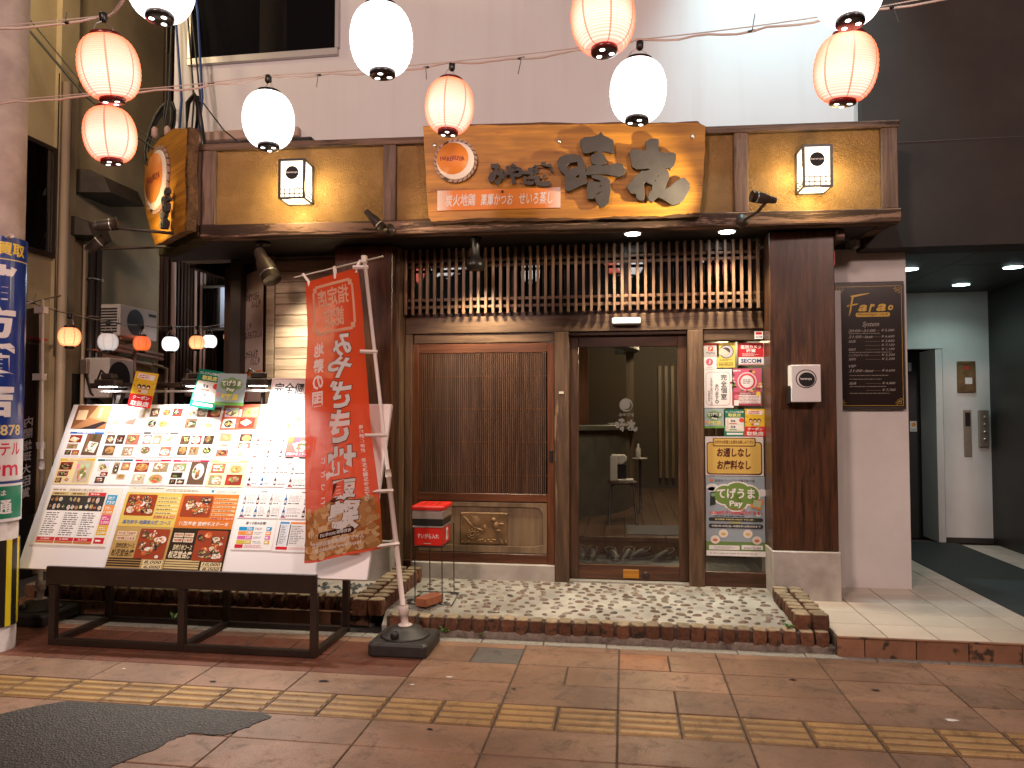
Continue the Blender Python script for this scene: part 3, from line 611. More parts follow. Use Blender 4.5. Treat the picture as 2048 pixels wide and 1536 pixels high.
# frosted decal on the glass: moon emblem over the shop name
dc=Pr(.4,.36); GR=(.10,.094,.088)
dc.ell(.2,.245,.055,.055,GR,24,1); dc.ell(.211,.239,.038,.038,(.02,.018,.015),20,2); dc.ell(.195,.249,.039,.039,GR,20,3)
dc.text('みやざき',.14,.150,.265,.178,GR,.02); DECAL(dc)
dc.build('glass_decal',ed,(-.183,6.334,1.368),label='grey moon emblem and shop name on the door glass')
# side window
sw=E('side_window',None,None); sw.parent=rb; del sw['wl']
BX('rail','wood_door_x',sw,.637,1.1183,6.262,6.32,.155,.27,.003); BX('pane','glass_clear',sw,.637,1.1183,6.285,6.290,.27,2.14); BX('bead','wood_door',sw,.637,.645,6.257,6.283,.27,2.135,.002)
# ---------------------------------------------------------------- canopy, in its own slightly turned frame
AX,AY=-3.358,5.564; CA=math.atan2(.293,5.369); CW=5.378
cn=E('canopy','stucco canopy with weathered timber frame above the restaurant entrance','canopy',(AX,AY,2.95),CA)
def K_(n,m,x0,x1,y0,y1,z0,z1,b=.006,**k): return BX(n,m,cn,x0,x1,y0,y1,z0-2.95,z1-2.95,bevel=b,w=False,**k)
K_('lower_beam','wood_beam',-.005,CW+.015,-.035,.10,2.95,3.054,b=.008)
K_('top_rail','wood_weathered',-.01,CW+.015,-.03,.10,3.662,3.714)
for x0,x1 in ((.0,.115),(1.492,1.595),(4.195,4.300),(5.262,5.378)): K_('post','wood_canopy_post',x0,x1,-.022,.09,3.055,3.661)
for x0,x1 in ((.116,1.491),(1.596,4.194),(4.301,5.261)): K_('stucco_panel','stucco',x0,x1,.012,.07,3.055,3.661,b=0)
K_('return_panel','stucco',5.30,5.36,.10,.72,3.055,3.66,b=0); K_('return_beam','wood_beam',5.27,5.37,.101,.60,2.951,3.053)
# soffit and roof follow building and chamfered corner (plan polygon in world metres)
plan=[(-3.34,5.59),(2.0,5.88),(2.0,6.42),(-4.12,6.42),(-4.09,6.16)]
so=G().prism(plan,2.962,2.985,'z'); so.v=[((x-AX)*math.cos(-CA)-(y-AY)*math.sin(-CA),(x-AX)*math.sin(-CA)+(y-AY)*math.cos(-CA),z-2.95) for x,y,z in so.v]; so.build('soffit','soffit',cn,w=False)
ro=G().prism(plan,3.60,3.655,'z'); ro.v=[((x-AX)*math.cos(-CA)-(y-AY)*math.sin(-CA),(x-AX)*math.sin(-CA)+(y-AY)*math.cos(-CA),z-2.95) for x,y,z in ro.v]; ro.build('roof_sheet','soffit',cn,w=False)
# chamfered left face of the canopy
CH=math.atan2(.57,-.72)   # direction from the corner to the back left
def chm(u,v,z): return (AX+math.cos(CH)*u+math.cos(CH+PI/2)*v,AY+math.sin(CH)*u+math.sin(CH+PI/2)*v,z)
def CHB(n,m,u0,u1,v0,v1,z0,z1,b=.006):
    g=G().box(u0,u1,v0,v1,z0,z1); g.v=[chm(*p) for p in g.v]
    g.v=[((x-AX)*math.cos(-CA)-(y-AY)*math.sin(-CA),(x-AX)*math.sin(-CA)+(y-AY)*math.cos(-CA),z-2.95) for x,y,z in g.v]
    return g.build(n,m,cn,b,w=False)
CHB('lower_beam','wood_moss',.01,.94,-.11,.03,2.951,3.053); CHB('stucco_panel','wood_moss',.03,.93,-.10,-.03,3.054,3.66,0); CHB('top_rail','wood_weathered',.0,.94,-.11,.03,3.661,3.712); CHB('post','wood_canopy_post',.004,.07,-.02,.035,3.055,3.66)
K_('brace','wood_beam',4.98,5.04,.12,.75,2.86,2.945)
# wall behind the menu board: siding, chamfered corner with a poster
sd=E('siding_wall',None,None); sd.parent=rb; del sd['wl']
BX('backing','wood_siding',sd,-3.16,-2.41,6.33,6.4,.2,2.95)
for i in range(24):
    z=.55+i*.0985; BX('siding_board','wood_siding',sd,-3.085,-2.412,6.297+random.uniform(0,.003),6.326,z,z+.0945,.004)
BX('corner_board','wood_siding',sd,-3.165,-3.09,6.285,6.33,.3,2.95,.004)
def ch2(t,v,z): return (-3.165+math.cos(CH)*t+math.cos(CH+PI/2)*v,6.29+math.sin(CH)*t+math.sin(CH+PI/2)*v,z)
def CB2(n,m,u0,u1,v0,v1,z0,z1,b=.003):
    g=G().box(u0,u1,v0,v1,z0,z1); g.v=[ch2(*p) for p in g.v]; return g.build(n,m,sd,b)
CB2('chamfer_wall','wood_post',.03,.60,-.09,-.03,.2,2.95); CB2('edge_post','wood_post',.56,.605,-.028,.03,.2,2.95)
BX('side_wall','wall_brown',rb,-3.8,-3.66,6.70,12,.0,2.95); BX('rear_wall','wall_brown',rb,-4.17,-4.1,6.70,12,2.95,8.)
# ---------------------------------------------------------------- interior seen through the glass
ri=E('restaurant_interior','dim timber floored restaurant hallway behind the glass door','room',(0,8,.1))
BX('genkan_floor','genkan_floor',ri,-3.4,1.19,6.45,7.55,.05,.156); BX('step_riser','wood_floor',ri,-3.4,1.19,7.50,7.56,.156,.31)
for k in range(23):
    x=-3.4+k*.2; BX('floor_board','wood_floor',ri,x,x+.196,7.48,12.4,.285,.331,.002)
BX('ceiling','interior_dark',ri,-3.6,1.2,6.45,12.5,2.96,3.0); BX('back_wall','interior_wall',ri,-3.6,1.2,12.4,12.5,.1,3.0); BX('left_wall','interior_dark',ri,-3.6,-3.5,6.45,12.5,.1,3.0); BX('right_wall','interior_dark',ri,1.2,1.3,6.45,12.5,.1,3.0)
BX('transom_backing','transom_backing_dark',ri,-1.86,1.10,6.62,6.64,2.36,2.95)  # dark panel added so the transom shows only reflections on a dark ground
for k in range(5):
    y=7.9+k*.85; BX('screen_panel','wood_kick',ri,1.15,1.2,y,y+.30,.33,2.3); BX('screen_panel','wood_door',ri,1.14,1.2,y+.31,y+.83,.33,2.3)
BX('screen_rail','wood_lattice',ri,1.10,1.2,7.7,12.3,2.3,2.38)
for k in range(6): BX('screen_strip','wood_kick',ri,.55+.1*k,.60+.1*k,12.3,12.39,.5,2.3)
rc=E('reception_counter','tall dark curved reception counter inside the entrance','counter',(-1.3,9.6,.33))
def arcwall(r0,r1,z0,z1,cx_,cy_,a0,a1,n=28):
    g=G(); vs=[]; 
    for k in range(n+1):
        a=R(a0+(a1-a0)*k/n)
        for r_,z in ((r0,z0),(r1,z0),(r1,z1),(r0,z1)): vs.append((cx_+r_*math.cos(a),cy_+r_*math.sin(a),z))
    fs=[]
    for k in range(n):
        for j in range(4): fs.append((k*4+j,k*4+(j+1)%4,(k+1)*4+(j+1)%4,(k+1)*4+j))
    fs+=[(0,1,2,3),tuple(n*4+j for j in (3,2,1,0))]
    return g.add(vs,fs,0,(1,1,1),False)
arcwall(1.2,1.32,.331,1.33,-1.25,9.9,-150,20).build('counter_body','counter_plaster',rc); arcwall(1.1,1.38,1.332,1.40,-1.25,9.9,-150,20).build('counter_top','counter_plaster',rc,.01)
arcwall(1.25,1.45,2.35,2.95,-1.25,9.9,-150,25).build('counter_hood','interior_wall',rc); BX('pilaster','wood_kick',rc,.03,.13,9.95,10.05,.331,2.94)
BX('tube_lamp','lamp_white',rc,-1.0,-.96,10.6,10.64,1.6,2.15)
BX('back_panel','wood_red',rc,-1.6,-.5,10.7,10.75,.6,2.9)
# stool with dispenser
so_=E('round_stool','round black-legged stool holding the hand sanitiser dispenser','stool',(-.02,8.35,.331))
so_r=(-.02,8.35)
G().lathe([(.15,.44),(.165,.447),(.165,.462),(.15,.468)],24,(so_r[0],so_r[1],.331)).build('seat','wood_door',so_)
for sx,sy in ((-1,-1),(1,-1),(-1,1),(1,1)):
    G().tube([(so_r[0]+sx*.09,so_r[1]+sy*.09,.331+.435),(so_r[0]+sx*.125,so_r[1]+sy*.12,.331+.41),(so_r[0]+sx*.15,so_r[1]+sy*.15,.331)],.0125,8).build('leg','metal_black',so_)
hd=E('sanitiser_dispenser','white automatic hand sanitiser dispenser standing on the stool','dispenser',(-.08,8.35,.799))
g=G().prism([(-.155,.80),(-.155,1.06),(-.135,1.09),(-.075,1.09),(-.075,.80)],8.27,8.42,'y'); g.build('back_case','white_plastic',hd,.012,segs=2)
G().prism([(-.075,.985),(-.075,1.09),(.0,1.09),(.03,1.06),(.03,1.03),(-.02,.985)],8.275,8.415,'y').build('nozzle_head','white_plastic',hd,.008)
BX('front_case','metal_black',hd,-.0745,.02,8.29,8.40,.83,.984); BX('drip_tray','white_plastic',hd,-.0745,.10,8.26,8.43,.80,.825,.006)
sb=E('soap_bottle','small white pump bottle on a stand beyond the counter','bottle',(.17,9.6,1.0))
G().lathe([(.03,1.0),(.032,1.1),(.014,1.13),(.012,1.17)],12,(.17,9.3,0)).build('bottle_body','white_plastic',sb); G().tube([(.17,9.3,1.17),(.17,9.3,1.2),(.14,9.3,1.2)],.008,6).build('pump','metal_black',sb)
G().lathe([(.09,.985),(.095,.998)],16,(.19,9.3,0)).build('stand_top','white_plastic',sb); G().tube([(.19,9.3,.985),(.19,9.3,.33)],.015,8).build('stand_pole','metal_brown',sb)
BX('hallway_mat','mat_grey',None,.02,.78,7.62,8.25,.332,.340,label='grey woven door mat on the timber hallway floor',cat='mat')
def clog(x,y,rz,lab,kind=0):
    c=E('clog_shoe',lab,'shoe',(x,y,.157),rz,'clogs left in the entrance')
    g=G(); n=10; prof=[(-.12,.030,.075),(-.10,.038,.085),(-.05,.042,.09),(0,.046,.085),(.05,.048,.07),(.09,.042,.055),(.12,.025,.04),(.13,.008,.025)]
    vs=[]
    for px,hw,hz in prof:
        for k in range(n+1): a=PI*k/n; vs.append((px,hw*math.cos(a)*1.05,.02+(hz-.02)*math.sin(a)**.8*(1 if px>-.06 else .55)))
    fs=[(i*(n+1)+k,(i+1)*(n+1)+k,(i+1)*(n+1)+k+1,i*(n+1)+k+1) for i in range(len(prof)-1) for k in range(n)]+[tuple(range(n+1)),tuple((len(prof)-1)*(n+1)+k for k in reversed(range(n+1)))]
    g.add(vs,fs,0,(1,1,1),True).build('upper','clog',c,w=False)
    outl=[(-.125,-.030),(-.05,-.043),(.05,-.05),(.10,-.042),(.132,-.012),(.132,.012),(.10,.042),(.05,.05),(-.05,.043),(-.125,.030)]
    G().prism(outl,0,.024,'z').build('sole','clog_pale',c,.004,w=False)
    G().tube([(-.02,-.05,.06),(-.09,-.048,.09),(-.128,0,.1),(-.09,.048,.09),(-.02,.05,.06)],.005,6).build('heel_strap','clog_pale',c,w=False)
    return c
for x,rz,l in ((-.42,-1.4,'leftmost dark clog, cut by the door frame'),(-.31,-1.5,'second dark clog from the left, pale heel strap up'),(-.11,-1.2,'third dark clog, tipped between the pairs'),(.02,-1.9,'fourth clog lying toward the step'),(.13,-2.6,'fifth clog turned sideways beside the gap'),(.36,-2.5,'rightmost clog standing apart by itself')): clog(x,7.28+.04*math.sin(x*9),rz,l)
# ---------------------------------------------------------------- main sign board
ms=E('sign_board','wide live-edge timber sign with big black characters above the entrance','sign',(AX,AY,2.95),CA)
rn=random.Random(11)
def edge(pts,j=.005,n=5):
    o=[]
    for i,p in enumerate(pts):
        q=pts[(i+1)%len(pts)]
        for s in range(n): f=s/n; o.append((p[0]+(q[0]-p[0])*f+rn.uniform(-j,j)*.6,p[1]+(q[1]-p[1])*f+rn.uniform(-j,j)))
    return o
def solid(polys,depth,y,name,mat,par,bev=0,label=None):
    vs,fs=shape2d(polys,depth,bev); return G().add([(a,y+b,c) for a,b,c in vs],fs).build(name,mat,par,w=False,label=label)
solid([edge(SIGN)],.055,-.046,'board','wood_sign',ms)
topb=[(1.828,.818),(2.2,.822),(2.9,.806),(3.5,.786),(3.905,.778),(3.972,.742),(3.85,.732),(3.6,.742),(3.3,.735),(3.1,.752),(2.95,.75),(2.85,.742),(2.6,.762),(2.3,.758),(2.05,.772),(1.84,.772)]
solid([edge(topb,.007)],.050,-.050,'bark_edge','bark',ms,label='ragged bark strip along the top edge')
botb=[(3.925,.10),(3.926,.06),(3.6,.052),(3.3,.055),(2.8,.056),(2.3,.062),(1.9,.052),(1.89,.082),(2.06,.090),(2.28,.098),(2.55,.088),(2.8,.086),(3.1,.080),(3.25,.095),(3.4,.108),(3.6,.098),(3.75,.112),(3.85,.10)]
solid([edge(botb,.006)],.046,-.052,'bark_edge','bark',ms)
solid(SEI,.024,-.128,'character','letter_black',ms,.002); solid(YO,.024,-.128,'character','letter_black',ms,.002)
for ch,(a,b) in KANA.items():
    vs,fs=glyphs(ch,.055); xs_=[v[0] for v in vs]; ys_=[v[1] for v in vs]
    m=lambda v:(a[0]+(v[0]-min(xs_))/(max(xs_)-min(xs_))*(b[0]-a[0]),b[1]+(v[1]-min(ys_))/(max(ys_)-min(ys_))*(a[1]-b[1]))
    g=G(); p=[m(v) for v in vs]; g.add([(x,-.146,z) for x,z in p],fs); g.add([(x,-.124,z) for x,z in p],[tuple(reversed(f)) for f in fs])
    ec={}
    for f in fs:
        for i in range(len(f)):
            e=(f[i],f[(i+1)%len(f)]); ec[tuple(sorted(e))]=None if tuple(sorted(e)) in ec else e
    nn=len(p); g.add([(x,-.146,z) for x,z in p]+[(x,-.124,z) for x,z in p],[(e[0],e[0]+nn,e[1]+nn,e[1]) for e in ec.values() if e])
    g.build('character','letter_black',ms,w=False)
for x,z in ((1.919,.661),(2.879,.66),(3.876,.66)):
    o=G().lathe([(.016,0),(.016,.006),(.007,.010)],12,(x,0,z),axis='y'); o.v=[(a,-.101-b,c) for a,b,c in o.v]; o.build('screw','steel_bright',ms,w=False)
for x,z in ((2.45,.28),(2.7,.35),(2.95,.4),(3.2,.3),(3.6,.35)): G().box(x-.008,x+.008,-.130,-.095,z-.008,z+.008).build('standoff','metal_black',ms,w=False)
def emblem(par,cx,cz,y,r,fn=None):
    em=[]
    def add(g,n,m):
        if fn: g.v=[fn(*v) for v in g.v]
        o=g.build(n,m,par,w=False); em.append(o); return o
    g=G().lathe([(r,0),(r,.02),(r*.96,.026)],40,(cx,0,cz),axis='y'); g.v=[(a,y-b,c) for a,b,c in g.v]; base=add(g,'emblem_disc','emblem_base')
    def sub(g,n,m):
        if fn: g.v=[fn(*v) for v in g.v]
        return g.build(n,m,base,w=False)
    for k in range(26):      # rope ring segments
        if k%9==8: continue
        a0=2*PI*k/26; a1=a0+2*PI/26*.74; pts=[]
        for rr,aa in ((r*1.0,a0),(r*1.0,a1),(r*.88,a1+.10),(r*.88,a0+.10)): pts.append((cx+rr*math.cos(aa),cz+rr*math.sin(aa)))
        sub(G().prism(pts,y-.034,y-.02,'y'),'rope_segment','emblem_rope')
    g=G().lathe([(r*.87,.02),(r*.87,.036),(r*.85,.04)],40,(cx,0,cz),axis='y'); g.v=[(a,y-b,c) for a,b,c in g.v]; sub(g,'moon_disc','emblem_white')
    c2=(cx-r*.12,cz+r*.08); g=G().lathe([(r*.73,.038),(r*.73,.046)],36,(c2[0],0,c2[1]),axis='y'); g.v=[(a,y-b,c) for a,b,c in g.v]; sub(g,'sun_disc','emblem_orange')
    vs,fs=glyphs('HARERUYA',.03); xs_=[v[0] for v in vs]
    g=G().add([(c2[0]-r*.56+(v[0]-min(xs_))/(max(xs_)-min(xs_))*r*1.12,y-.0475,c2[1]-r*.10+v[1]*r*.28+.03*r*math.sin(v[0]*2.5)) for v in vs],fs); sub(g,'lettering','ink_red')
emblem(ms,2.088,.527,-.101,.168)
# orange plate with the three dishes
pp=Pr(.945,.155,(.62,.19,.035),.012)
for k in range(6): pp.rect(.945*(.0+.02*k),0,.945*(.02+.02*k),.155,tuple(a+(b-a)*k/6 for a,b in zip((.62,.50,.44),(.62,.19,.035)))); pp.rect(.945*(.98-.02*k),0,.945*(1-.02*k),.155,tuple(a+(b-a)*k/6 for a,b in zip((.62,.50,.44),(.62,.19,.035))))
W_=(.62,.58,.56)
pp.text('炭火地鶏',.06,.03,.295,.125,W_,.012,.15,2); pp.text('藁薫かつお',.335,.03,.585,.12,W_,.012,.15,2); pp.text('せいろ蒸し',.63,.03,.885,.125,W_,.014,.15,2)
pp.build('name_plate',ms,(1.945,-.114,.148),w=False,label='orange plate with three dishes in white brush writing')
# ---------------------------------------------------------------- small sign on the chamfered corner
cs=E('corner_sign','narrow timber sign with orange moon emblem on the canopy corner','sign',(AX+math.cos(CH)*.0,AY+math.sin(CH)*.0,2.95),CH)
# local frame: x along the chamfer to the back left, y inward is negative of the outward normal (outward = +y)
out=[(-.06,.04),(-.10,.30),(-.06,.52),(-.10,.83),(.28,.94),(.62,.93),(.95,.89),(.98,.62),(.90,.34),(.66,.03),(.30,.035)]
vs,fs=shape2d([edge(out,.006)],.07); G().add([(x,.10-y-.02,z) for x,y,z in vs],fs).build('board','wood_sign',cs,w=False)
vs,fs=shape2d([edge([(-.075,.03),(-.115,.30),(-.075,.52),(-.115,.84),(-.06,.85),(-.02,.5),(-.06,.3),(-.03,.04)],.005)],.075); G().add([(x,.095-y-.02,z) for x,y,z in vs],fs).build('bark_edge','bark',cs,w=False)
mir=lambda x,y,z:(1.06-x,.155-y-.02,z)
emblem(cs,.46,.58,0,.29,mir)
sgn=lambda polys,sx,sz,ox,oz:[[((p[0]-2.86)*sx+ox,(p[1]-.15)*sz+oz) for p in q] for q in polys]
vs,fs=shape2d(sgn(SEI,.36,.36,.0,0),.03); G().add([(.28-x,.20-y,z+.21) for x,y,z in vs],fs).build('character','letter_black',cs,w=False)
vs,fs=shape2d(sgn(YO,.36,.36,.0,0),.03); G().add([(.50-x,.20-y,z+.08) for x,y,z in vs],fs).build('character','letter_black',cs,w=False)
# ---------------------------------------------------------------- square wall lanterns
def wall_lantern(u,z,lab):
    o=E('wall_lantern',lab,'wall lamp',(AX+math.cos(CA)*u,AY+math.sin(CA)*u,2.95+z),CA,'square wall lanterns')
    w_,d,h=.195,.19,.31
    G().box(-w_/2+.006,w_/2-.006,-.01-d,-.02,.008,h-.01).build('paper_body','lightbox_paper',o,w=False)
    f=G()
    for sx in (-1,1):
        for yy in (-.012-d,-.02): f.box(sx*w_/2-.009,sx*w_/2+.009,yy-.009,yy+.009,0,h)
    for zz in (0.006,h-.006):
        for yy in (-.0125-d,-.02): f.box(-w_/2+.0062,w_/2-.0062,yy-.008,yy+.008,zz-.008,zz+.008)
        for sx in (-1,1): f.box(sx*w_/2-.0055,sx*w_/2+.0055,-.0065-d,-.0262,zz-.0058,zz+.0058)
    f.build('frame','metal_black',o,w=False)
    k=G()
    for i in range(1,5): x=-w_/2+w_*i/5; k.box(x-.003,x+.003,-.0135-d,-.0105-d,.012,.078)
    for zz in (.042,.078): k.box(-w_/2+.006,w_/2-.006,-.0132-d,-.0108-d,zz-.003,zz+.003)
    for sx in (-1,1):
        for i in range(1,4): y=-.02-d*i/4; k.box(sx*(w_/2-.004)-.0018,sx*(w_/2-.004)+.0018,y-.003,y+.003,.012,.078)
        for zz in (.042,.078): k.box(sx*(w_/2-.0042)-.0018,sx*(w_/2-.0042)+.0018,-.0065-d,-.0262,zz-.003,zz+.003)
    k.build('muntin','metal_black',o,w=False)
    p=Pr(.2,.2); K=(.01,.01,.01)
    p.ell(.1,.1,.052,.052,K,24); p.text('hareruya',.055,.092,.145,.112,(.9,.88,.8),.03,0,2)
    for a in range(24):
        if a%5==4: continue
        a0=2*PI*a/24; a1=a0+.19; p.poly([(.1+.066*math.cos(t),.1+.066*math.sin(t)) for t in (a0,a1)]+[(.1+.061*math.cos(t),.1+.061*math.sin(t)) for t in (a1,a0)],K)
    p.build('moon_print',o,(-.1,-.0115-d,.105),w=False)
    return o
wall_lantern(.825,.245,'lit square paper wall lantern on the left stucco panel'); wall_lantern(4.745,.225,'lit square paper wall lantern on the right stucco panel')
cw=lambda u,v,z:(AX+math.cos(CA)*u-math.sin(CA)*v,AY+math.sin(CA)*u+math.cos(CA)*v,2.95+z)
for u,z in ((.825,.40),(4.745,.38)):
    for dx,dz in ((-.19,-.03),(.19,-.03),(0,-.20)): lamp('wall_lantern_light','POINT',cw(u+dx*.8,-.12,z+dz),2.1,(1,.74,.32),size=.05)
# unlit white sign box on the right pillar
o=E('sign_box','small white sign box with moon emblem on the dark pillar','sign',(1.35,5.99,1.629))
G().box(1.245,1.457,5.88,5.998,1.629,1.908).build('box_body','white_plastic',o,.004); G().box(1.232,1.244,5.90,5.999,1.62,1.75).build('bracket','metal_black',o)
p=Pr(.21,.27); K=(.01,.01,.01); p.ell(.105,.17,.075,.07,K,28); p.ell(.105,.17,.068,.063,(.7,.68,.67),28,2); p.ell(.11,.165,.058,.054,K,24,3); p.text('hareruya',.065,.158,.145,.18,(.7,.68,.66),.03,0,4); p.build('moon_print',o,(1.246,5.879,1.632))
# ---------------------------------------------------------------- spotlights and downlights
def spotlight(name,lab,base,head,tip,r,group=None,mount=True):
    o=E(name,lab,'spotlight',base,0,group); b,h,t_=Vector(base),Vector(head),Vector(tip); d=(t_-h).normalized(); L=(t_-h).length
    G().tube([h,h+d*.02,h+d*L*.25,h+d*L*.5,h+d*L*.8,t_],[r*.5,r*.62,r*.66,r*.95,r,r],14).build('head','fixture_brown',o)
    G().tube([h+d*L*.78,h+d*L*.82],[r*1.03]*2,14).build('trim_ring','steel_bright',o)
    G().tube([b,(b+h)/2+Vector((0,0,.0)),h+d*L*.3],.012,8).build('arm','fixture_brown',o)
    return o
s1=spotlight('spotlight','brown spotlight clipped to the beam left of the main sign',cw(1.56,-.04,.02),cw(1.41,-.20,.136),cw(1.54,-.20,.0),.038)
G().lathe([(.048,0),(.045,.03),(.03,.036)],16,(0,0,0),axis='y').build('mount','fixture_brown',s1,w=False).location=(0,-.036,0)
s2=spotlight('spotlight','brown spotlight under the right wall lantern aimed at the sign',cw(4.24,-.04,.026),cw(4.40,-.40,.08),cw(4.225,-.44,.105),.040)
G().lathe([(.048,0),(.045,.03),(.03,.036)],16,(0,0,0),axis='y').build('mount','fixture_brown',s2,w=False).location=(0,-.036,0)
lamp('sign_spot_light','SPOT',cw(4.19,-.50,.10),80,(1,.80,.50),cw(2.75,-.10,.44),.02,84,1.)
lamp('sign_spot_light','SPOT',cw(1.57,-.30,-.03),5,(1,.75,.45),cw(2.2,-.08,.25),.02,110,.8)
s3=spotlight('spotlight','large brown spotlight under the canopy beside the timber siding',(-2.95,5.80,2.955),(-2.92,5.66,2.86),(-2.76,5.58,2.60),.075)
G().lathe([(.06,0),(.06,.02)],16,(-2.95,5.80,2.935)).build('mount','fixture_brown',s3)
lamp('siding_spot_light','SPOT',(-2.72,5.60,2.57),60,(1,.86,.68),(-2.55,6.28,2.05),.03,88,.9)
lamp('siding_spot_light','SPOT',(-2.74,5.57,2.56),30,(1,.90,.78),(-2.4,5.0,1.4),.03,100,.9)
s4=E('spotlight','black cage spotlight hanging over the sliding door lattice','spotlight',(-1.18,5.90,2.96))
G().lathe([(.075,2.70),(.078,2.755),(.05,2.79),(.036,2.83),(.036,2.93),(.05,2.96)],16,(-1.18,5.90,0)).build('head','metal_black',s4); G().lathe([(.055,2.745),(.055,2.75)],14,(-1.18,5.90,0)).build('lens','lamp_white',s4)
lamp('door_spot_light','SPOT',(-1.18,5.90,2.69),70,(1,.83,.58),(-1.18,6.15,1.5),.05,120,.9)
for x,y,l in ((.076,5.93,'round downlight in the canopy soffit over the entrance door'),(.80,5.97,'round downlight in the canopy soffit over the side window')):
    o=E('downlight',l,'downlight',(x,y,2.962),0,'soffit downlights'); G().lathe([(.060,2.951),(.060,2.954)],24,(x,y,0)).build('lens','lamp_white',o); G().lathe([(.066,2.9545),(.066,2.961),(.075,2.9615)],24,(x,y,0)).build('trim','white_plastic',o)
    lamp('downlight_light','SPOT',(x,y,2.945),85,(1,.87,.66),(x,y+.02,0),.05,112,.75)
# spotlights on arms lighting the corner sign
for b,h,t_,l in (((-3.52,5.62,3.0),(-4.14,5.36,3.035),(-4.0,5.42,3.06),'arm spotlight above, wrapped lamp head facing the corner sign'),((-3.80,5.86,2.97),(-4.28,5.46,2.87),(-4.17,5.50,2.97),'arm spotlight below, tilted up at the corner sign')):
    o=E('arm_spotlight',l,'spotlight',b,0,'corner sign spotlights'); G().tube([b,h],.013,8).build('arm','fixture_brown',o); d=(Vector(t_)-Vector(h))
    G().tube([Vector(h)-d*.15,Vector(h)+d*.1,Vector(h)+d*.7,t_],[.03,.045,.05,.05],14).build('head','fixture_brown',o); G().tube([Vector(h)+d*.62,Vector(h)+d*.68],[.0515]*2,14).build('trim_ring','steel_bright',o)
lamp('corner_sign_light','SPOT',(-3.95,5.46,3.09),7,(1,.72,.35),(-3.72,5.85,3.25),.03,110,.8)
# ---------------------------------------------------------------- paper lanterns
def make_lantern(name,mat,cap,rx=.15,hz=.152,holes=True):
    o=E(name,None,'paper lantern')
    prof=[]
    n=30
    for k in range(n+1):
        t=-1.18+2.36*k/n; r_=rx*math.cos(t)**.62; prof.append((max(r_,.02)+(.0012 if k%2 else -.0012),hz*math.sin(t)/math.sin(1.18)))
    G().lathe(prof,32).build('paper_body',mat,o,w=False)
    r0=prof[0][0]*.78
    G().lathe([(r0*.85,-hz-.024),(r0,-hz-.02),(r0,-hz+.006)],20).build('bottom_cap',cap,o,w=False); G().lathe([(r0*1.18,hz-.004),(r0*1.18,hz+.018),(r0*1.1,hz+.02)],20).build('top_cap','lantern_cap_black' if cap!='lantern_cap_red' else cap,o,w=False)
    if holes:
        for a in (30,150,270): G().disc((r0*.55*math.cos(R(a)),r0*.55*math.sin(R(a)),-hz-.0246),r0*.2,10,'z').build('vent_hole','bulb_hole',o,w=False)
    G().tube([(-r0*1.1,0,hz+.012),(-r0*.7,0,hz+.06),(0,0,hz+.085),(r0*.7,0,hz+.06),(r0*1.1,0,hz+.012)],.0018,5).build('wire_bail','steel_bright',o,w=False)
    G().lathe([(.012,hz+.075),(.020,hz+.085),(.020,hz+.12),(.010,hz+.125)],10).build('socket','black_plastic',o,w=False)
    return o
LO=make_lantern('paper_lantern','lantern_orange','lantern_cap_red'); LW=make_lantern('paper_lantern','lantern_white','lantern_cap_black')
front=[(-1.885,2.791,3.322,'w',3,'white lantern at top left, its upper half cut by the picture edge'),(-2.181,2.88,3.03,'o',9,'upper orange lantern of the pair at far left, tilted'),(-1.124,3.351,3.309,'w',-3,'large white lantern in front of the plain wall beside the dark window'),(-.086,3.407,3.363,'o',-4,'orange lantern cut by the top edge near the middle'),(.932,3.223,3.308,'w',-6,'white lantern at top right, its upper half cut by the picture edge')]
back=[(-2.595,3.444,2.97,'o',4,'lower orange lantern of the pair at far left'),(-1.914,3.803,3.148,'w',2,'white lantern above the left square wall lantern'),(-.994,4.196,3.328,'o',3,'orange lantern overlapping the moon emblem of the main sign'),(.084,4.02,3.275,'w',-3,'white lantern just above the big characters of the sign'),(1.014,3.573,3.127,'o',-8,'orange lantern at right beside the dark wall edge')]
def far(q,k): return (q[0]*k,q[1]*k,1.55+(q[2]-1.55)*k)+q[3:]
front=[far(q,k) for q,k in zip(front,(1.12,1.21,1.02,1.02,1.1))]; back=[far(q,k) for q,k in zip(back,(1.19,1.09,1.06,1.0,1.08))]
uo=uw=False
def put(x,y,z,c,tilt,lab):
    global uo,uw
    src=LO if c=='o' else LW; first=(c=='o' and not uo) or (c=='w' and not uw)
    rot=(R(random.uniform(-2,2)),R(-tilt),random.random()*6)
    if c=='o': uo=True
    else: uw=True
    if first: src.location=(x,y,z); src.rotation_euler=rot; src['label']=lab
    else: src=copy_tree(src,(x,y,z),rot,lab)
    src['group']='lit lanterns strung over the street'
for q in front+back: put(*q)
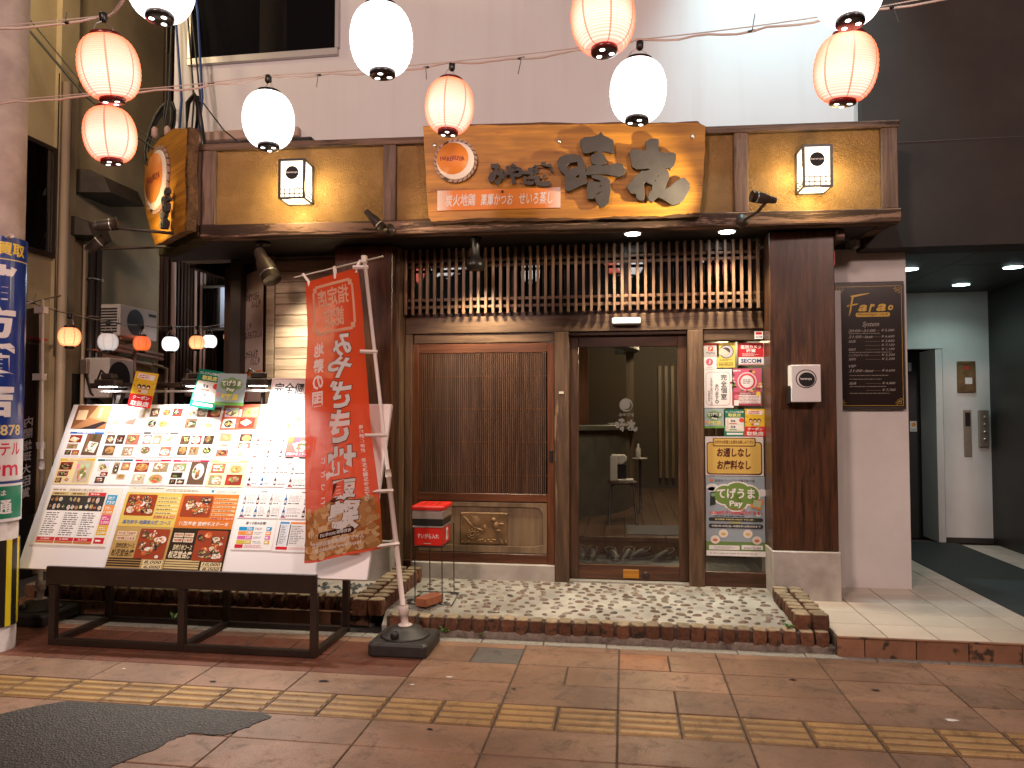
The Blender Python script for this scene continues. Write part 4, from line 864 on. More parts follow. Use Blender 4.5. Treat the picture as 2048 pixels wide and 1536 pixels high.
def wire(name,pts,lab,wob=.014,r=.0058,mat='cable_white'):
    o=E(name,lab,'cable',pts[0],0); a=[];b=[]; rn=random.Random(len(lab))
    for i in range(len(pts)-1):
        p,q=Vector(pts[i]),Vector(pts[i+1]); n=max(4,int((q-p).length/.07))
        for k in range(n):
            f=k/n; c=p.lerp(q,f); sag=-.02*math.sin(PI*f)
            a.append(c+Vector((0,0,sag*.4))); b.append(c+Vector((rn.uniform(-1,1)*.004,0,sag-wob*abs(math.sin(f*PI*3))+rn.uniform(-.004,.004))))
    a.append(Vector(pts[-1])); b.append(Vector(pts[-1]))
    G().tube(a,.0032,5).build('carrier_wire','cable_white',o); G().tube(b,r,6).build('power_cord',mat,o)
    g=G()
    for i in range(4,len(b),9):
        c=b[i]; g.tube([c+Vector((-.02,0,0)),c+Vector((.02,0,.004))],.0068,6); s=random.choice((1,1,-1)); g.tube([c,c+Vector((random.uniform(-.02,.03),0,s*random.uniform(.04,.095)))],.0024,4)
    g.build('cable_ties','cable_black',o,kind='stuff')
up=lambda q,d=.29:(q[0],q[1],q[2]+d)
wire('lantern_cable',[(-4.2,2.75,3.18),up(front[1],.28),up(front[0],.20),(-1.6,3.1,3.56),up(front[2],.28),up(front[3],.29),up(front[4],.30),(2.6,3.1,3.75)],'front lantern cable crossing the top of the picture')
wire('lantern_cable',[(-4.4,3.3,3.12),up(back[0],.27),up(back[1],.27),up(back[2],.28),up(back[3],.28),up(back[4],.28),(2.9,3.3,3.5)],'rear lantern cable sagging in front of the canopy sign',.016)
# alley lanterns
sm={}
for c,m in (('o','lantern_orange_small'),('w','lantern_white_small'),('g','lantern_grey_small'),('r','lantern_red_small')): sm[c]=make_lantern('small_lantern',m,'lantern_cap_black',.090,.078,False)
al=[(-4.697,5.778,2.197,'o','orange round lantern nearest the street in the alley'),(-4.831,6.442,2.217,'g','dull white round lantern below the air conditioner'),(-5.197,7.474,2.302,'r','deep red round lantern in the alley'),(-5.042,7.755,2.32,'w','bright white round lantern before the brown alley wall'),(-5.064,8.318,2.389,'o','small orange lantern touching a white one in the alley'),(-5.266,8.936,2.462,'w','small bright white lantern beside the orange one in the alley'),(-4.992,8.974,2.52,'o','orange lantern half hidden by the shop corner')]
seen=set()
for x,y,z,c,l in al:
    if c in seen: o=copy_tree(sm[c],(x,y,z),None,l)
    else: o=sm[c]; o.location=(x,y,z); o['label']=l; seen.add(c)
    o['group']='lanterns strung in the alley'
wire('lantern_cable',[(-4.75,5.1,2.50)]+[(a[0],a[1],a[2]+.20) for a in al]+[(-4.7,9.6,2.9)],'thin lantern cable running into the alley',.004,.003,'cable_black')
# ---------------------------------------------------------------- menu board on its stand
TH=R(-24.05)
mb=E('menu_board','large slanted white menu board covered with food photos and price sheets','menu board',(-4.10,4.6,.49)); mb.rotation_euler=(TH,0,0)
G().box(0,2.485,0,.03,0,1.2265).build('panel','white_plastic',mb,.003,False)
WHT=(.74,.73,.71); INK=(.03,.028,.028); RED=(.50,.02,.03); rnd=random.random
def sheet(u,v,w_,h,base=WHT,lab=None,border=None):
    p=Pr(w_,h,base,.0015,.0004); p.u,p.v0=u,v; p.lab=lab
    if border: p.rect(.004,h-.020,w_-.004,h-.005,border)
    return p
def done(p,j=.0): p.build('menu_sheet',mb,(p.u,-.0025-j,p.v0),(0,random.uniform(-.012,.012),0),mat='print_gloss',w=False,label=p.lab)
COLS=[.052,.350,.645,.938,1.228]
def grid_sheet(u,v,border,lay,base=WHT,lab=None):
    p=sheet(u,v,.283,.197,base,lab,border); p.L=2
    if border: p.lines(.06,.180,.22,.190,1,(.8,.78,.75),3,.5,0,.1)
    for a,b,c,d in lay:
        p.food(a*.283,b*.197,c*.283,d*.197)
    for k in range(5):
        a=rnd()*.8; p.lines(.283*a,.01+.03*k,.283*a+.06,.02+.03*k,2,(.3,.28,.26),1,.35)
    done(p)
L6=[(.05,.5,.3,.85),(.36,.5,.62,.85),(.68,.5,.95,.85),(.05,.08,.3,.42),(.36,.08,.62,.42),(.68,.08,.95,.42)]
L5=[(.05,.5,.28,.86),(.33,.5,.56,.86),(.61,.48,.97,.88),(.06,.05,.38,.44),(.6,.05,.9,.40)]
L4=[(.06,.5,.42,.86),(.55,.5,.95,.86),(.06,.06,.40,.42),(.5,.06,.92,.45)]
LB=[(.05,.55,.4,.85),(.05,.3,.35,.5),(.05,.06,.22,.25),(.25,.06,.45,.25),(.52,.06,.96,.90)]
# top row: room photo, blank dishes, food
p=sheet(.045,1.03,.283,.19,(.18,.07,.03),'photo of a timber dining room'); p.L=1
p.poly([(0,0),(.283,0),(.283,.05),(.12,.09)],(.30,.14,.06)); p.poly([(.12,.09),(.283,.05),(.283,.19),(.17,.19)],(.45,.22,.10),2); p.rect(.02,.07,.10,.15,(.55,.38,.22),2); p.poly([(.08,0),(.25,.06),(.283,.05),(.2,0)],(.03,.02,.02),3); p.rect(.19,.09,.22,.17,(.6,.35,.2),3); done(p)
p=sheet(.345,1.03,.283,.19,WHT); p.L=2; p.ell(.05,.05,.03,.02,(.55,.3,.22)); p.poly([(.12,.04),(.2,.03),(.21,.08),(.15,.07)],(.6,.2,.15)); p.rect(.25,.09,.272,.17,(.5,.35,.2)); p.ell(.2,.14,.03,.02,(.7,.5,.4)); p.lines(.02,.13,.12,.17,3,(.4,.35,.3)); done(p)
for i,(u,bd,ly) in enumerate(((.640,None,L6),(.935,None,L5),(1.228,None,L4+[(.44,.5,.52,.8)]))): grid_sheet(u,1.026,bd,ly,WHT if i<2 else (.5,.09,.05))
for u,bd,ly in zip(COLS,((.02,.10,.35),(.62,.30,.30),(.05,.04,.04),None,(.62,.25,.2)),(LB,L5,L5,L6[:1]+L6[1:],[(.08,.62,.40,.9),(.08,.34,.40,.58),(.08,.04,.40,.30),(.62,.62,.95,.9),(.62,.34,.95,.58),(.62,.04,.95,.30)])): grid_sheet(u,.812,bd,ly)
for u,bd,ly,ba in zip(COLS,((.6,.38,.03),(.02,.10,.12),(.40,.02,.06),(.40,.02,.06),(.75,.6,.15)),(LB,[(.08,.5,.38,.85),(.5,.4,.66,.85),(.72,.55,.95,.85),(.1,.06,.36,.3),(.66,.2,.9,.4),(.2,.32,.4,.48)],L4,LB,L4),((.72,.6,.3),WHT,WHT,WHT,(.72,.65,.36))): grid_sheet(u,.600,bd,ly,ba)
# course price sheet with three columns
p=sheet(.045,.165,.57,.415,(.72,.68,.60),'cream course price sheet with three columns'); p.L=1
p.text('宮崎名物と郷土料理コース',.16,.385,.42,.405,(.25,.17,.08),.01,.15,1); p.lines(.03,.388,.14,.402,1,(.3,.2,.1),1,.7)
for k,c in enumerate(((.52,.40,.15),(.52,.40,.15),RED)): p.rect(.03+k*.143,.355,.03+k*.143+.138,.380,c); p.lines(.05+k*.143,.360,.15+k*.143,.375,1,(.1,.06,.03) if k<2 else (.7,.6,.5),2,.6)
p.rect(.03,.245,.455,.354,(.03,.025,.02))
for k in range(3):
    for j in range(7): p.food(.035+k*.142+(j%4)*.033,.25+(j//4)*.05,.035+k*.142+(j%4)*.033+.032,.25+(j//4)*.05+.046,(.03,.025,.02),2)
    p.rect(.03+k*.143,.058,.03+k*.143+.138,.240,(.78,.77,.75)); p.lines(.04+k*.143,.066,.155+k*.143,.234,11,(.12,.11,.1),2,.45)
    p.rect(.03+k*.143,.030,.03+k*.143+.138,.056,RED); p.text(('2,000','3,000','3,300')[k],.06+k*.143,.036,.13+k*.143,.051,(.75,.7,.65),.01,.15,2); p.rect(.03+k*.143,.014,.03+k*.143+.138,.028,(.45,.15,.03))
for k,(c,s) in enumerate((((.02,.30,.52),'750'),((.68,.25,.04),'1,500'),((.60,.08,.22),'2,000'),((.62,.38,.02),'2,500'))): p.rect(.468,.295-k*.072,.545,.365-k*.072,c); p.text(s,.475,.301-k*.072,.538,.322-k*.072,(.78,.76,.7),.015,.1,2); p.lines(.478,.33-k*.072,.535,.355-k*.072,2,(.75,.7,.65),2)
p.rect(.468,.02,.545,.062,RED); p.lines(.48,.03,.535,.05,1,(.75,.7,.65),2,.6); done(p,.001)
# large gold and orange course poster
p=sheet(.655,.024,.84,.565,(.50,.36,.10),'big gold and orange course menu poster with prices'); p.L=1
p.rect(0,.525,.84,.565,(.68,.64,.52)); p.text('コースの御案内',.03,.530,.27,.560,INK,.012,0,2); p.text('Comfort Diner',.66,.532,.82,.556,(.2,.25,.3),0,0,2); p.ell(.64,.545,.011,.011,(.02,.2,.4),12,2); p.lines(.29,.535,.60,.555,2,(.2,.17,.12),2)
quad=[(0,.285,.42,.523,(.62,.46,.10)),(.42,.285,.84,.523,(.55,.16,.03)),(0,.0,.42,.283,(.42,.28,.10)),(.42,.0,.84,.283,(.035,.022,.014))]
for i,(a,b,c,d,col) in enumerate(quad):
    p.rect(a,b,c,d,col)
    ph=(a+.02,b+.075,a+.24,d-.012) if i<2 else (c-.235,b+.065,c-.015,d-.012)
    p.rrect(*ph,.012,(.28,.05,.02),2)
    fr=random.Random(i+20); cw_,chh=ph[2]-ph[0],ph[3]-ph[1]
    for j in range(26):
        rx_=fr.uniform(.014,.034); ry_=rx_*fr.uniform(.6,.9); x0=ph[0]+rx_+.004+(cw_-2*rx_-.008)*fr.random(); y0=ph[1]+ry_+.004+(chh-2*ry_-.008)*fr.random(); an=fr.random()*3; nn=fr.choice((4,9,12))
        p.ell(x0,y0,rx_*.95,ry_*.95,fr.choice([(.70,.66,.6),(.04,.03,.03),(.5,.1,.03),(.62,.55,.42),(.12,.06,.04),(.30,.05,.03)]),nn,3+j*.12,an)
        for q in range(5): p.ell(x0+rx_*fr.uniform(-.5,.5),y0+ry_*fr.uniform(-.5,.5),rx_*fr.uniform(.15,.35),ry_*fr.uniform(.15,.35),fr.choice([(.6,.35,.12),(.65,.2,.12),(.2,.3,.06),(.72,.62,.45),(.3,.12,.05)]),6,3.05+j*.12,an)
    tx=a+.25 if i<2 else a+.015
    if i<2:
        for k in range(6): p.rect(tx,d-.040-k*.027,c-.006,d-.026-k*.027,(.70,.60,.30) if i==0 else (.75,.45,.25),2); p.lines(tx+.004,d-.038-k*.027,c-.02,d-.028-k*.027,1,(.15,.08,.03),3,.6)
        p.text(('8,000 & 6,000','10,000 & 8,000')[i],tx+.0,b+.055,c-.01,b+.082,(.55,.05,.03),.012,.2,3)
        p.text(('黒毛和牛 地鶏炭火焼 コース','伊勢海老 宮崎牛ステーキ')[i],a+.03,b+.015,c-.03,b+.045,(.03,.12,.35) if i==0 else (.75,.70,.62),.015,.15,3)
    else:
        for k,t_ in enumerate((('芋焼酎','宮崎牛','地鶏','日本酒'),('伊勢海老','宮崎牛','地鶏','日本酒'))[i-2]):
            x0=tx+.005+(k%2)*.075; y0=d-.062-(k//2)*.034; p.rect(x0,y0,x0+.068,y0+.028,(.68,.58,.42),2); p.text(t_,x0+.005,y0+.004,x0+.063,y0+.024,(.30,.03,.02),.012,.1,3)
        p.text(('宮崎名物コース','宮崎食材コース')[i-2],tx+.02,d-.150,tx+.155,d-.112,(.66,.55,.34) if i==3 else (.08,.05,.03),.015,.15,3)
        p.text('松花堂会席',tx,d-.205,tx+.165,d-.155,(.72,.62,.42) if i==3 else (.06,.035,.02),.02,.15,3)
        for k in range(4): p.rect(a+.004,b+.058-k*.016,c-.17,b+.069-k*.016,(.05,.03,.02) if i==2 else (.55,.42,.2),2)
        p.rect(c-.155,b+.030,c-.012,b+.060,(.65,.55,.32),2); p.text(('8,000','10,000')[i-2],c-.145,b+.033,c-.02,b+.057,(.06,.03,.02),.018,.2,3); p.rect(c-.155,b+.0,c-.012,b+.027,(.65,.55,.32),2); p.text(('6,000','8,000')[i-2],c-.14,b+.003,c-.02,b+.024,(.06,.03,.02),.018,.2,3)
done(p,.0015)
# drink sheets
def bottle(p,x,y,s,c): p.poly([(x,y),(x+s*.26,y),(x+s*.26,y+s*.55),(x+s*.17,y+s*.72),(x+s*.16,y+s),(x+s*.1,y+s),(x+s*.09,y+s*.72),(x,y+s*.55)],c,2); p.rect(x+s*.03,y+s*.15,x+s*.23,y+s*.42,(.6,.55,.5),3)
def drink(u,v,cols=3,w_=.285):
    p=sheet(u,v,w_,.195); p.L=1; p.text('宮崎焼酎',w_*.45,.178,w_*.62,.189,INK,.01)
    for i in range(cols):
        for j in range(2):
            x=.015+i*w_/cols; y=.095-j*.085; bottle(p,x,y,.072,random.choice([(.05,.03,.03),(.02,.12,.3),(.12,.06,.04),(.25,.2,.18)])); p.lines(x+.03,y+.02,x+w_/cols-.012,y+.066,5,(.35,.34,.33),1,.35); p.lines(x+.03,y+.004,x+w_/cols-.012,y+.014,1,INK,1,.6)
    p.rect(.012,.006,.045,.014,RED,2); done(p)
drink(1.52,.385); drink(1.815,.385,2); drink(2.11,.385,2); drink(1.52,.605); drink(1.82,.60,2); drink(2.11,.605,2); drink(1.52,.81,3); drink(2.11,.815,2)
p=sheet(1.665,1.005,.24,.20,(.62,.55,.47)); p.L=1
for k in range(3): p.food(.07+.06*(k%2),.03+.055*k,.105+.06*(k%2),.075+.055*k); 
p.lines(.02,.02,.22,.18,8,(.3,.22,.16),1,.4,0,.5); done(p,.001)
p=sheet(1.755,.775,.215,.205,WHT,'pink beef steak price sheet'); p.L=1; p.food(.01,.08,.205,.198,(.5,.15,.12)); p.rect(.01,.05,.205,.085,(.6,.12,.15),5); p.text('伊勢海老ステーキ',.02,.055,.195,.08,(.75,.6,.6),.01,0,6); p.rrect(.02,.035,.08,.046,.004,INK,2); p.rrect(.12,.035,.18,.046,.004,INK,2); p.text('3,850円 5,200円',.02,.012,.195,.030,(.6,.15,.25),.01,0,2); done(p,.002)
p=sheet(1.52,.168,.288,.205,WHT,'all you can drink price sheet'); p.L=1; p.text('選べる飲み放題!',.07,.170,.215,.190,INK,.015,.15)
for k,(c,s) in enumerate((((.02,.25,.48),'750'),((.66,.24,.05),'1,500'),((.55,.12,.35),'2,000'),((.55,.40,.04),'2,500'))): p.rect(.03,.130-k*.030,.135,.155-k*.030,c); p.text(s,.085,.134-k*.030,.125,.151-k*.030,(.78,.76,.72),.015,0,2); p.lines(.145,.132-k*.03,.21,.152-k*.03,2,(.3,.28,.27)); p.rect(.225,.130-k*.030,.262,.155-k*.030,c); p.lines(.23,.136-k*.03,.256,.15-k*.03,1,(.78,.76,.72),2,.7)
p.rect(.025,.012,.082,.036,RED); p.lines(.09,.012,.25,.036,3,(.55,.2,.22)); done(p)
p=sheet(1.813,.165,.30,.208,WHT,'drink list sheet with blue and orange headings'); p.L=1
for k,(a,b,c) in enumerate(((.02,.085,(.05,.25,.5)),(.092,.21,(.65,.22,.05)),(.217,.29,(.6,.15,.3)))): p.rect(a,.185,b,.198,c); p.rect(a+.008,.04,b,.183,(.62,.66,.70) if k==0 else (.70,.69,.68)); p.rect(a,.04,a+.007,.18,INK,2); p.lines(a+.014,.05,b-.006,.175,11,(.2,.19,.2),2,.4,0,.5)
p.rect(.02,.012,.10,.032,RED); p.lines(.11,.012,.28,.032,3,(.6,.3,.32)); done(p)
for u,v in ((2.12,.168),): drink(u,v,2)
# stand of brown square tube
sf=E('board_stand','dark brown steel frame holding up the menu board','stand',(-2.87,4.85,0))
def T_(n,*a): return BX(n,'metal_brown',sf,*a,bevel=.003)
for x in (-3.815,-2.880,-1.975):
    T_('leg',x,x+.045,4.555,4.60,0,.40); T_('leg',x,x+.045,5.11,5.155,0,.46); T_('floor_bar',x+.001,x+.044,4.601,5.109,.001,.043)
T_('floor_bar',-3.769,-2.881,4.556,4.599,.001,.043); T_('floor_bar',-2.834,-1.976,4.556,4.599,.001,.043); T_('floor_bar',-3.769,-1.976,5.112,5.153,.0015,.040)
T_('front_panel',-3.83,-1.93,4.545,4.575,.405,.522); T_('rear_bar',-3.815,-1.93,5.11,5.155,.462,.50)
for x in (-3.8,-1.965): G().add([(x,4.65,.50),(x+.03,4.65,.50),(x+.03,5.20,1.72),(x,5.20,1.72),(x,4.69,.48),(x+.03,4.69,.48),(x+.03,5.24,1.70),(x,5.24,1.70)],[(0,1,2,3),(7,6,5,4),(0,4,5,1),(2,6,7,3),(1,5,6,2),(0,3,7,4)]).build('back_support','metal_brown',sf)
# lamp bar above the board
lb=E('lamp_bar','dark lamp bar with three lamp housings above the menu board','lamp',(-3.3,5.2,1.7))
BX('bar','metal_brown',lb,-4.05,-2.2,5.20,5.235,1.735,1.775,.003); BX('bar','alu',lb,-3.95,-2.25,5.165,5.195,1.700,1.716,.002)
for x in (-3.85,-3.14,-2.645):
    BX('lamp_housing','metal_brown',lb,x-.09,x+.09,5.10,5.20,1.745,1.80,.01); BX('lamp_neck','metal_brown',lb,x-.05,x+.05,5.12,5.19,1.80,1.845,.008); BX('lens','lamp_white',lb,x-.06,x+.06,5.12,5.17,1.742,1.7455)
    G().tube([(x-.03,5.15,1.84),(x-.08,5.17,1.87),(x-.14,5.21,1.80),(x-.15,5.215,1.77)],.008,6).build('flex_cord','cable_black',lb)
    G().tube([(x,5.21,1.75),(x,5.21,1.60)],.01,6).build('stay','metal_brown',lb)
for x,pw in ((-3.75,16),(-3.14,30),(-2.46,52)): lamp('menu_lamp_light','SPOT',(x,4.93,1.86),pw,(1,.96,.90),(x+.02,4.90,1.2),.05,112,.9)
# cards standing above the board edge
def card(name,p,loc,rot,lab,cat='poster'): o=p.build(name,None,loc,rot,label=lab,cat=cat,mat='print_gloss'); return o
def coupon(w_,h):
    p=Pr(w_,h,(.66,.42,.03)); p.rect(0,0,w_,h*.36,(.58,.02,.02)); p.text('クーポン',w_*.14,h*.22,w_*.86,h*.33,(.74,.72,.7),.03,0,2); p.text('取扱店',w_*.1,h*.03,w_*.9,h*.18,(.74,.72,.7),.03,0,2); p.poly([(w_*.12,h*.82),(w_*.85,h*.78),(w_*.9,h*.93),(w_*.15,h*.96)],(.74,.68,.6)); p.lines(w_*.2,h*.82,w_*.8,h*.93,2,(.5,.05,.08),2,.5)
    for k in range(3): p.ell(w_*(.3+.2*k),h*.58,w_*.09,h*.07,(.03,.02,.02),10,1); p.ell(w_*(.3+.2*k),h*.56,w_*.06,h*.04,(.75,.55,.4),10,2)
    p.rect(w_*.33,h*.40,w_*.72,h*.50,(.7,.6,.5),2); p.ell(w_*.38,h*.45,w_*.07,h*.04,(.6,.1,.02),10,3)
    for k in range(8): p.ell(w_*random.choice((.08,.14,.87,.93)),h*(.42+.4*rnd()),w_*.03,h*.012,(.35,.2,.02),6,1)
    return p
def premium(w_,h):
    p=Pr(w_,h,(.01,.16,.10)); p.text('プレミアム付商品券',w_*.06,h*.87,w_*.94,h*.94,(.72,.72,.68),.02); p.text('取扱店',w_*.2,h*.73,w_*.8,h*.85,(.72,.66,.2),.03)
    p.rrect(w_*.06,h*.18,w_*.95,h*.70,w_*.06,(.62,.60,.48)); 
    for z in (.46,.24): p.rect(w_*.22,h*z,w_*.88,h*(z+.2),(.72,.70,.66),2); p.text('見本',w_*.3,h*(z+.06),w_*.55,h*(z+.16),(.05,.05,.05),.02,0,3); p.rect(w_*.24,h*z,w_*.6,h*(z+.03),(.55,.12,.06) if z>.3 else (.1,.3,.2),3); p.ell(w_*.15,h*(z+.1),w_*.06,h*.05,(.7,.5,.45),10,2)
    p.ell(w_*.84,h*.60,w_*.13,h*.08,(.62,.06,.04),14,3); p.rect(w_*.12,h*.06,w_*.9,h*.13,(.72,.72,.7)); return p
def tegeuma_small(w_,h):
    p=Pr(w_,h,(.28,.36,.36)); p.rect(0,0,w_,h*.1,(.12,.3,.06)); 
    for x,y,r_ in ((.28,.66,.17),(.5,.7,.2),(.72,.66,.17),(.5,.54,.2)): p.ell(w_*x,h*y,w_*r_,h*r_*.95,(.16,.27,.10),16,1)
    p.text('てげうま',w_*.16,h*.60,w_*.84,h*.78,(.72,.72,.68),.03,0,2); p.text('Pay',w_*.36,h*.42,w_*.64,h*.55,(.72,.72,.68),.03,0,2); p.text('取扱店',w_*.2,h*.16,w_*.8,h*.36,(.7,.6,.05),.04,0,2); p.ell(w_*.09,h*.33,w_*.07,h*.08,(.6,.25,.2),10,2); p.lines(w_*.2,h*.05,w_*.7,h*.1,1,(.1,.1,.1),2); return p
SL=(R(-14),0,0)
card('coupon_card',coupon(.20,.262),(-3.60,5.02,1.60),(R(-10),R(7),R(-6)),'yellow and red coupon card standing on the menu board edge')
card('voucher_card',premium(.205,.285),(-3.115,5.03,1.595),(R(-12),R(8),R(-4)),'green voucher card standing on the menu board edge')
card('pay_card',tegeuma_small(.215,.235),(-2.905,5.00,1.605),(R(-12),R(2),R(3)),'pale green payment card standing on the menu board edge')
p=Pr(.50,.235,(.72,.68,.66)); p.rrect(.008,.008,.492,.227,.02,(.55,.05,.06)); p.rrect(.011,.011,.489,.224,.018,(.72,.68,.66),2); p.text('完全個室完備',.03,.115,.485,.20,INK,.018,0,3); p.text('5名以下はカウンターの',.09,.068,.36,.10,INK,.008,0,3); p.text('可能性有り',.29,.022,.47,.055,INK,.008,0,3)
card('private_room_card',p,(-2.535,5.075,1.575),(R(-16),R(1),0),'white landscape notice in large black characters above the menu board')
# ---------------------------------------------------------------- notices on the side window and the timber
YP=6.2795
def stick(name,p,x,z,lab,cat='sticker',y=YP,ry=0): return p.build(name,None,(x,y,z),(0,ry,0),label=lab,cat=cat,mat='print_paper')
W2=(.72,.70,.69); BLU=(.02,.05,.16)
p=Pr(.066,.062,W2); p.rect(.008,.036,.058,.054,RED); p.text('SECOM',.008,.008,.058,.026,BLU,.02); stick('security_sticker',p,1.045,2.142,'tiny white and red security sticker on the timber header',y=6.2555)
p=Pr(.195,.178,(.50,.02,.03)); p.rect(0,0,.195,.062,W2); p.text('監視カメラ',.018,.130,.177,.162,W2,.025,0,2); p.text('設置',.06,.102,.135,.128,W2,.025,0,2); p.lines(.03,.070,.165,.095,3,W2,2,.4); p.text('SECOM',.018,.016,.177,.050,BLU,.03,0,3); p.rect(.005,.003,.19,.008,RED,2); stick('camera_sticker',p,.922,1.935,'red and white security camera sticker at upper right of the window')
p=Pr(.143,.203,(.60,.48,.10)); p.ell(.075,.13,.057,.055,(.05,.045,.05),24); p.ell(.075,.13,.051,.049,(.42,.41,.42),24,2); p.ell(.07,.135,.035,.03,(.06,.05,.06),16,3); p.poly([(.01,.115),(.03,.16),(.06,.15),(.1,.12),(.07,.10),(.03,.10)],(.62,.45,.36),4); p.lines(.02,.055,.12,.07,2,INK,2,.4); p.lines(.015,.01,.13,.045,3,(.2,.14,.03),2,.4,0,.05); stick('yellow_sticker',p,.752,1.915,'yellow sticker with a dark round picture on the side window')
p=Pr(.13,.115,(.44,.41,.40)); p.rect(0,.098,.13,.115,(.45,.04,.02)); p.rrect(.045,.052,.085,.088,.006,(.6,.05,.02)); p.text('P',.056,.058,.076,.083,W2,.02,.2,2); p.text('PayPay',.03,.026,.102,.044,(.08,.05,.05),.01,0,2); stick('payment_sticker',p,.637,2.000,'grey payment sticker with a red square logo')
p=Pr(.108,.100,W2); p.ell(.052,.062,.029,.029,(.6,.10,.15),20); p.text('J',.044,.047,.06,.078,W2,.03,0,2); p.text('Jumio',.028,.012,.078,.025,(.6,.2,.22),.01,0,2); stick('member_sticker',p,.640,1.900,'small white sticker with a pink round logo')
p=Pr(.235,.315,(.71,.69,.68)); p.rrect(.018,.02,.21,.292,.03,(.50,.06,.06)); p.rrect(.021,.023,.207,.289,.028,(.71,.69,.68),2); p.vtext('完全個室',.160,.275,.052,INK,.015,1.0,3); p.vtext('あります。',.105,.195,.032,INK,.01,1.0,3); p.vtext('5名以下はカウンターの',.062,.245,.020,INK,.005,1.0,3); p.vtext('可能性有り',.042,.14,.018,INK,.005,1.0,3); stick('private_room_notice',p,.643,1.588,'white notice with vertical writing in a red rounded border')
p=Pr(.232,.300,(.50,.10,.17)); p.rect(0,.0,.232,.11,(.35,.05,.08)); p.ell(.118,.195,.075,.075,(.72,.55,.55),24); p.ell(.118,.195,.066,.066,(.55,.06,.1),24,2); p.ell(.118,.195,.050,.050,(.70,.66,.66),24,3)
p.lines(.085,.175,.15,.215,3,(.2,.15,.16),4,.5); p.lines(.01,.275,.07,.29,1,W2,2,.7)
for k in range(22): a=rnd()*6.28; q=.09+.03*rnd(); p.ell(.118+q*math.cos(a)*1.05,.20+q*.9*math.sin(a),.008+.008*rnd(),.006+.006*rnd(),random.choice([(.7,.45,.1),(.25,.05,.08),(.1,.2,.05),(.7,.6,.5),(.05,.03,.05)]),7,2,a)
p.rect(.05,.018,.222,.085,W2,3); p.lines(.055,.022,.215,.08,5,(.35,.08,.1),4,.4,0,.05); p.ell(.035,.07,.02,.02,(.6,.15,.2),14,4); p.rect(.015,.0,.05,.045,W2,4); p.ell(.205,.095,.018,.018,(.7,.55,.05),12,4); p.lines(.06,.09,.19,.105,2,W2,4); stick('festival_poster',p,.868,1.606,'pink poster with a round emblem and small food drawings')
p=tegeuma_small(.165,.160); stick('pay_sticker',p,.645,1.423,'pale blue green payment sticker low on the left of the window')
p=premium(.165,.218); stick('voucher_sticker',p,.802,1.357,'green voucher sticker between the payment and coupon stickers')
p=coupon(.163,.222); stick('coupon_sticker',p,.962,1.357,'yellow and red coupon sticker at the right of the window')
p=Pr(.455,.315,(.60,.55,.53)); BR=(.07,.012,.012); GD=(.56,.37,.09)
p.rrect(.01,.008,.445,.272,.025,BR); p.rrect(.017,.017,.436,.265,.022,GD,2); p.rrect(.06,.236,.395,.305,.012,BR,3); p.rrect(.066,.243,.387,.299,.01,GD,4); p.text('お好きな料理とお酒をお楽しみ下さい',.072,.257,.380,.285,BR,.012,0,5)
p.text('お通しなし',.09,.150,.355,.222,BR,.03,.12,4); p.text('お席料なし',.09,.048,.355,.125,BR,.03,.12,4); stick('no_charge_notice',p,.652,1.040,'gold notice with two lines of dark red brush writing')
# tall payment campaign poster
p=Pr(.46,.64,(.28,.33,.38)); GN=(.14,.24,.05); p.rect(0,.04,.46,.115,(.13,.22,.06)); p.rect(0,0,.46,.042,W2,2)
for x,y,r_ in ((.02,.55,.05),(.05,.53,.04),(.44,.51,.05),(.06,.34,.025),(.41,.33,.02)): p.ell(x if x>.05 else .05,y,r_*.9,r_*.6,(.62,.63,.65),14,1)
for k in range(30): p.ell(.02+.42*rnd(),.13+.48*rnd(),.03,.02,(.25+.06*rnd(),.31+.05*rnd(),.38),8,.5)
for col,gr,L in ((W2,.012,2),(GN,0,3)):
    for x,y,rx,ry in ((.15,.49,.085,.075),(.25,.51,.10,.08),(.34,.49,.075,.072),(.235,.43,.085,.065)): p.ell(x,y,rx+gr,ry+gr,col,20,L+.05*x)
p.text('てげうま',.085,.458,.385,.545,W2,.03,0,4.5); p.text('Pay',.185,.385,.29,.445,W2,.03,0,4.5); p.text('宮崎市プレミアム付電子飲食券',.07,.595,.385,.615,(.08,.08,.1),.012,0,4); p.ell(.045,.607,.016,.012,(.55,.2,.05),12,3)
p.poly([(.03,.40),(.075,.41),(.08,.52),(.035,.51)],(.02,.03,.025),3); p.ell(.055,.49,.016,.015,(.2,.35,.2),10,4); p.poly([(.345,.395),(.43,.37),(.45,.45),(.36,.475)],(.6,.22,.05),3); p.poly([(.365,.40),(.425,.39),(.435,.445),(.375,.455)],(.4,.45,.3),4)
p.text('10,000円で13,000円分使える!',.03,.330,.435,.362,(.58,.02,.03),.03,0,4); p.text('プレミアム率30%',.16,.366,.31,.386,(.4,.03,.03),.015,0,4); p.lines(.06,.312,.41,.326,1,INK,3,.5)
p.rrect(.02,.278,.445,.308,.014,(.03,.03,.03),3); p.text('販売期間 令和5年10月2日 午前10時~',.07,.286,.38,.300,(.66,.6,.3),.012,0,4); p.rrect(.02,.222,.445,.258,.016,(.03,.03,.03),3); p.text('令和5年10月2日~令和5年12月25日まで',.04,.231,.425,.249,W2,.015,0,4); p.rect(.19,.262,.27,.276,(.35,.35,.1),3)
for x,y in ((.07,.13),(.135,.18),(.325,.18),(.395,.13)): p.ell(x,y,.037,.034,(.70,.62,.56),16,3); p.ell(x,y-.003,.02,.012,random.choice([(.55,.15,.05),(.6,.4,.1)]),9,4)
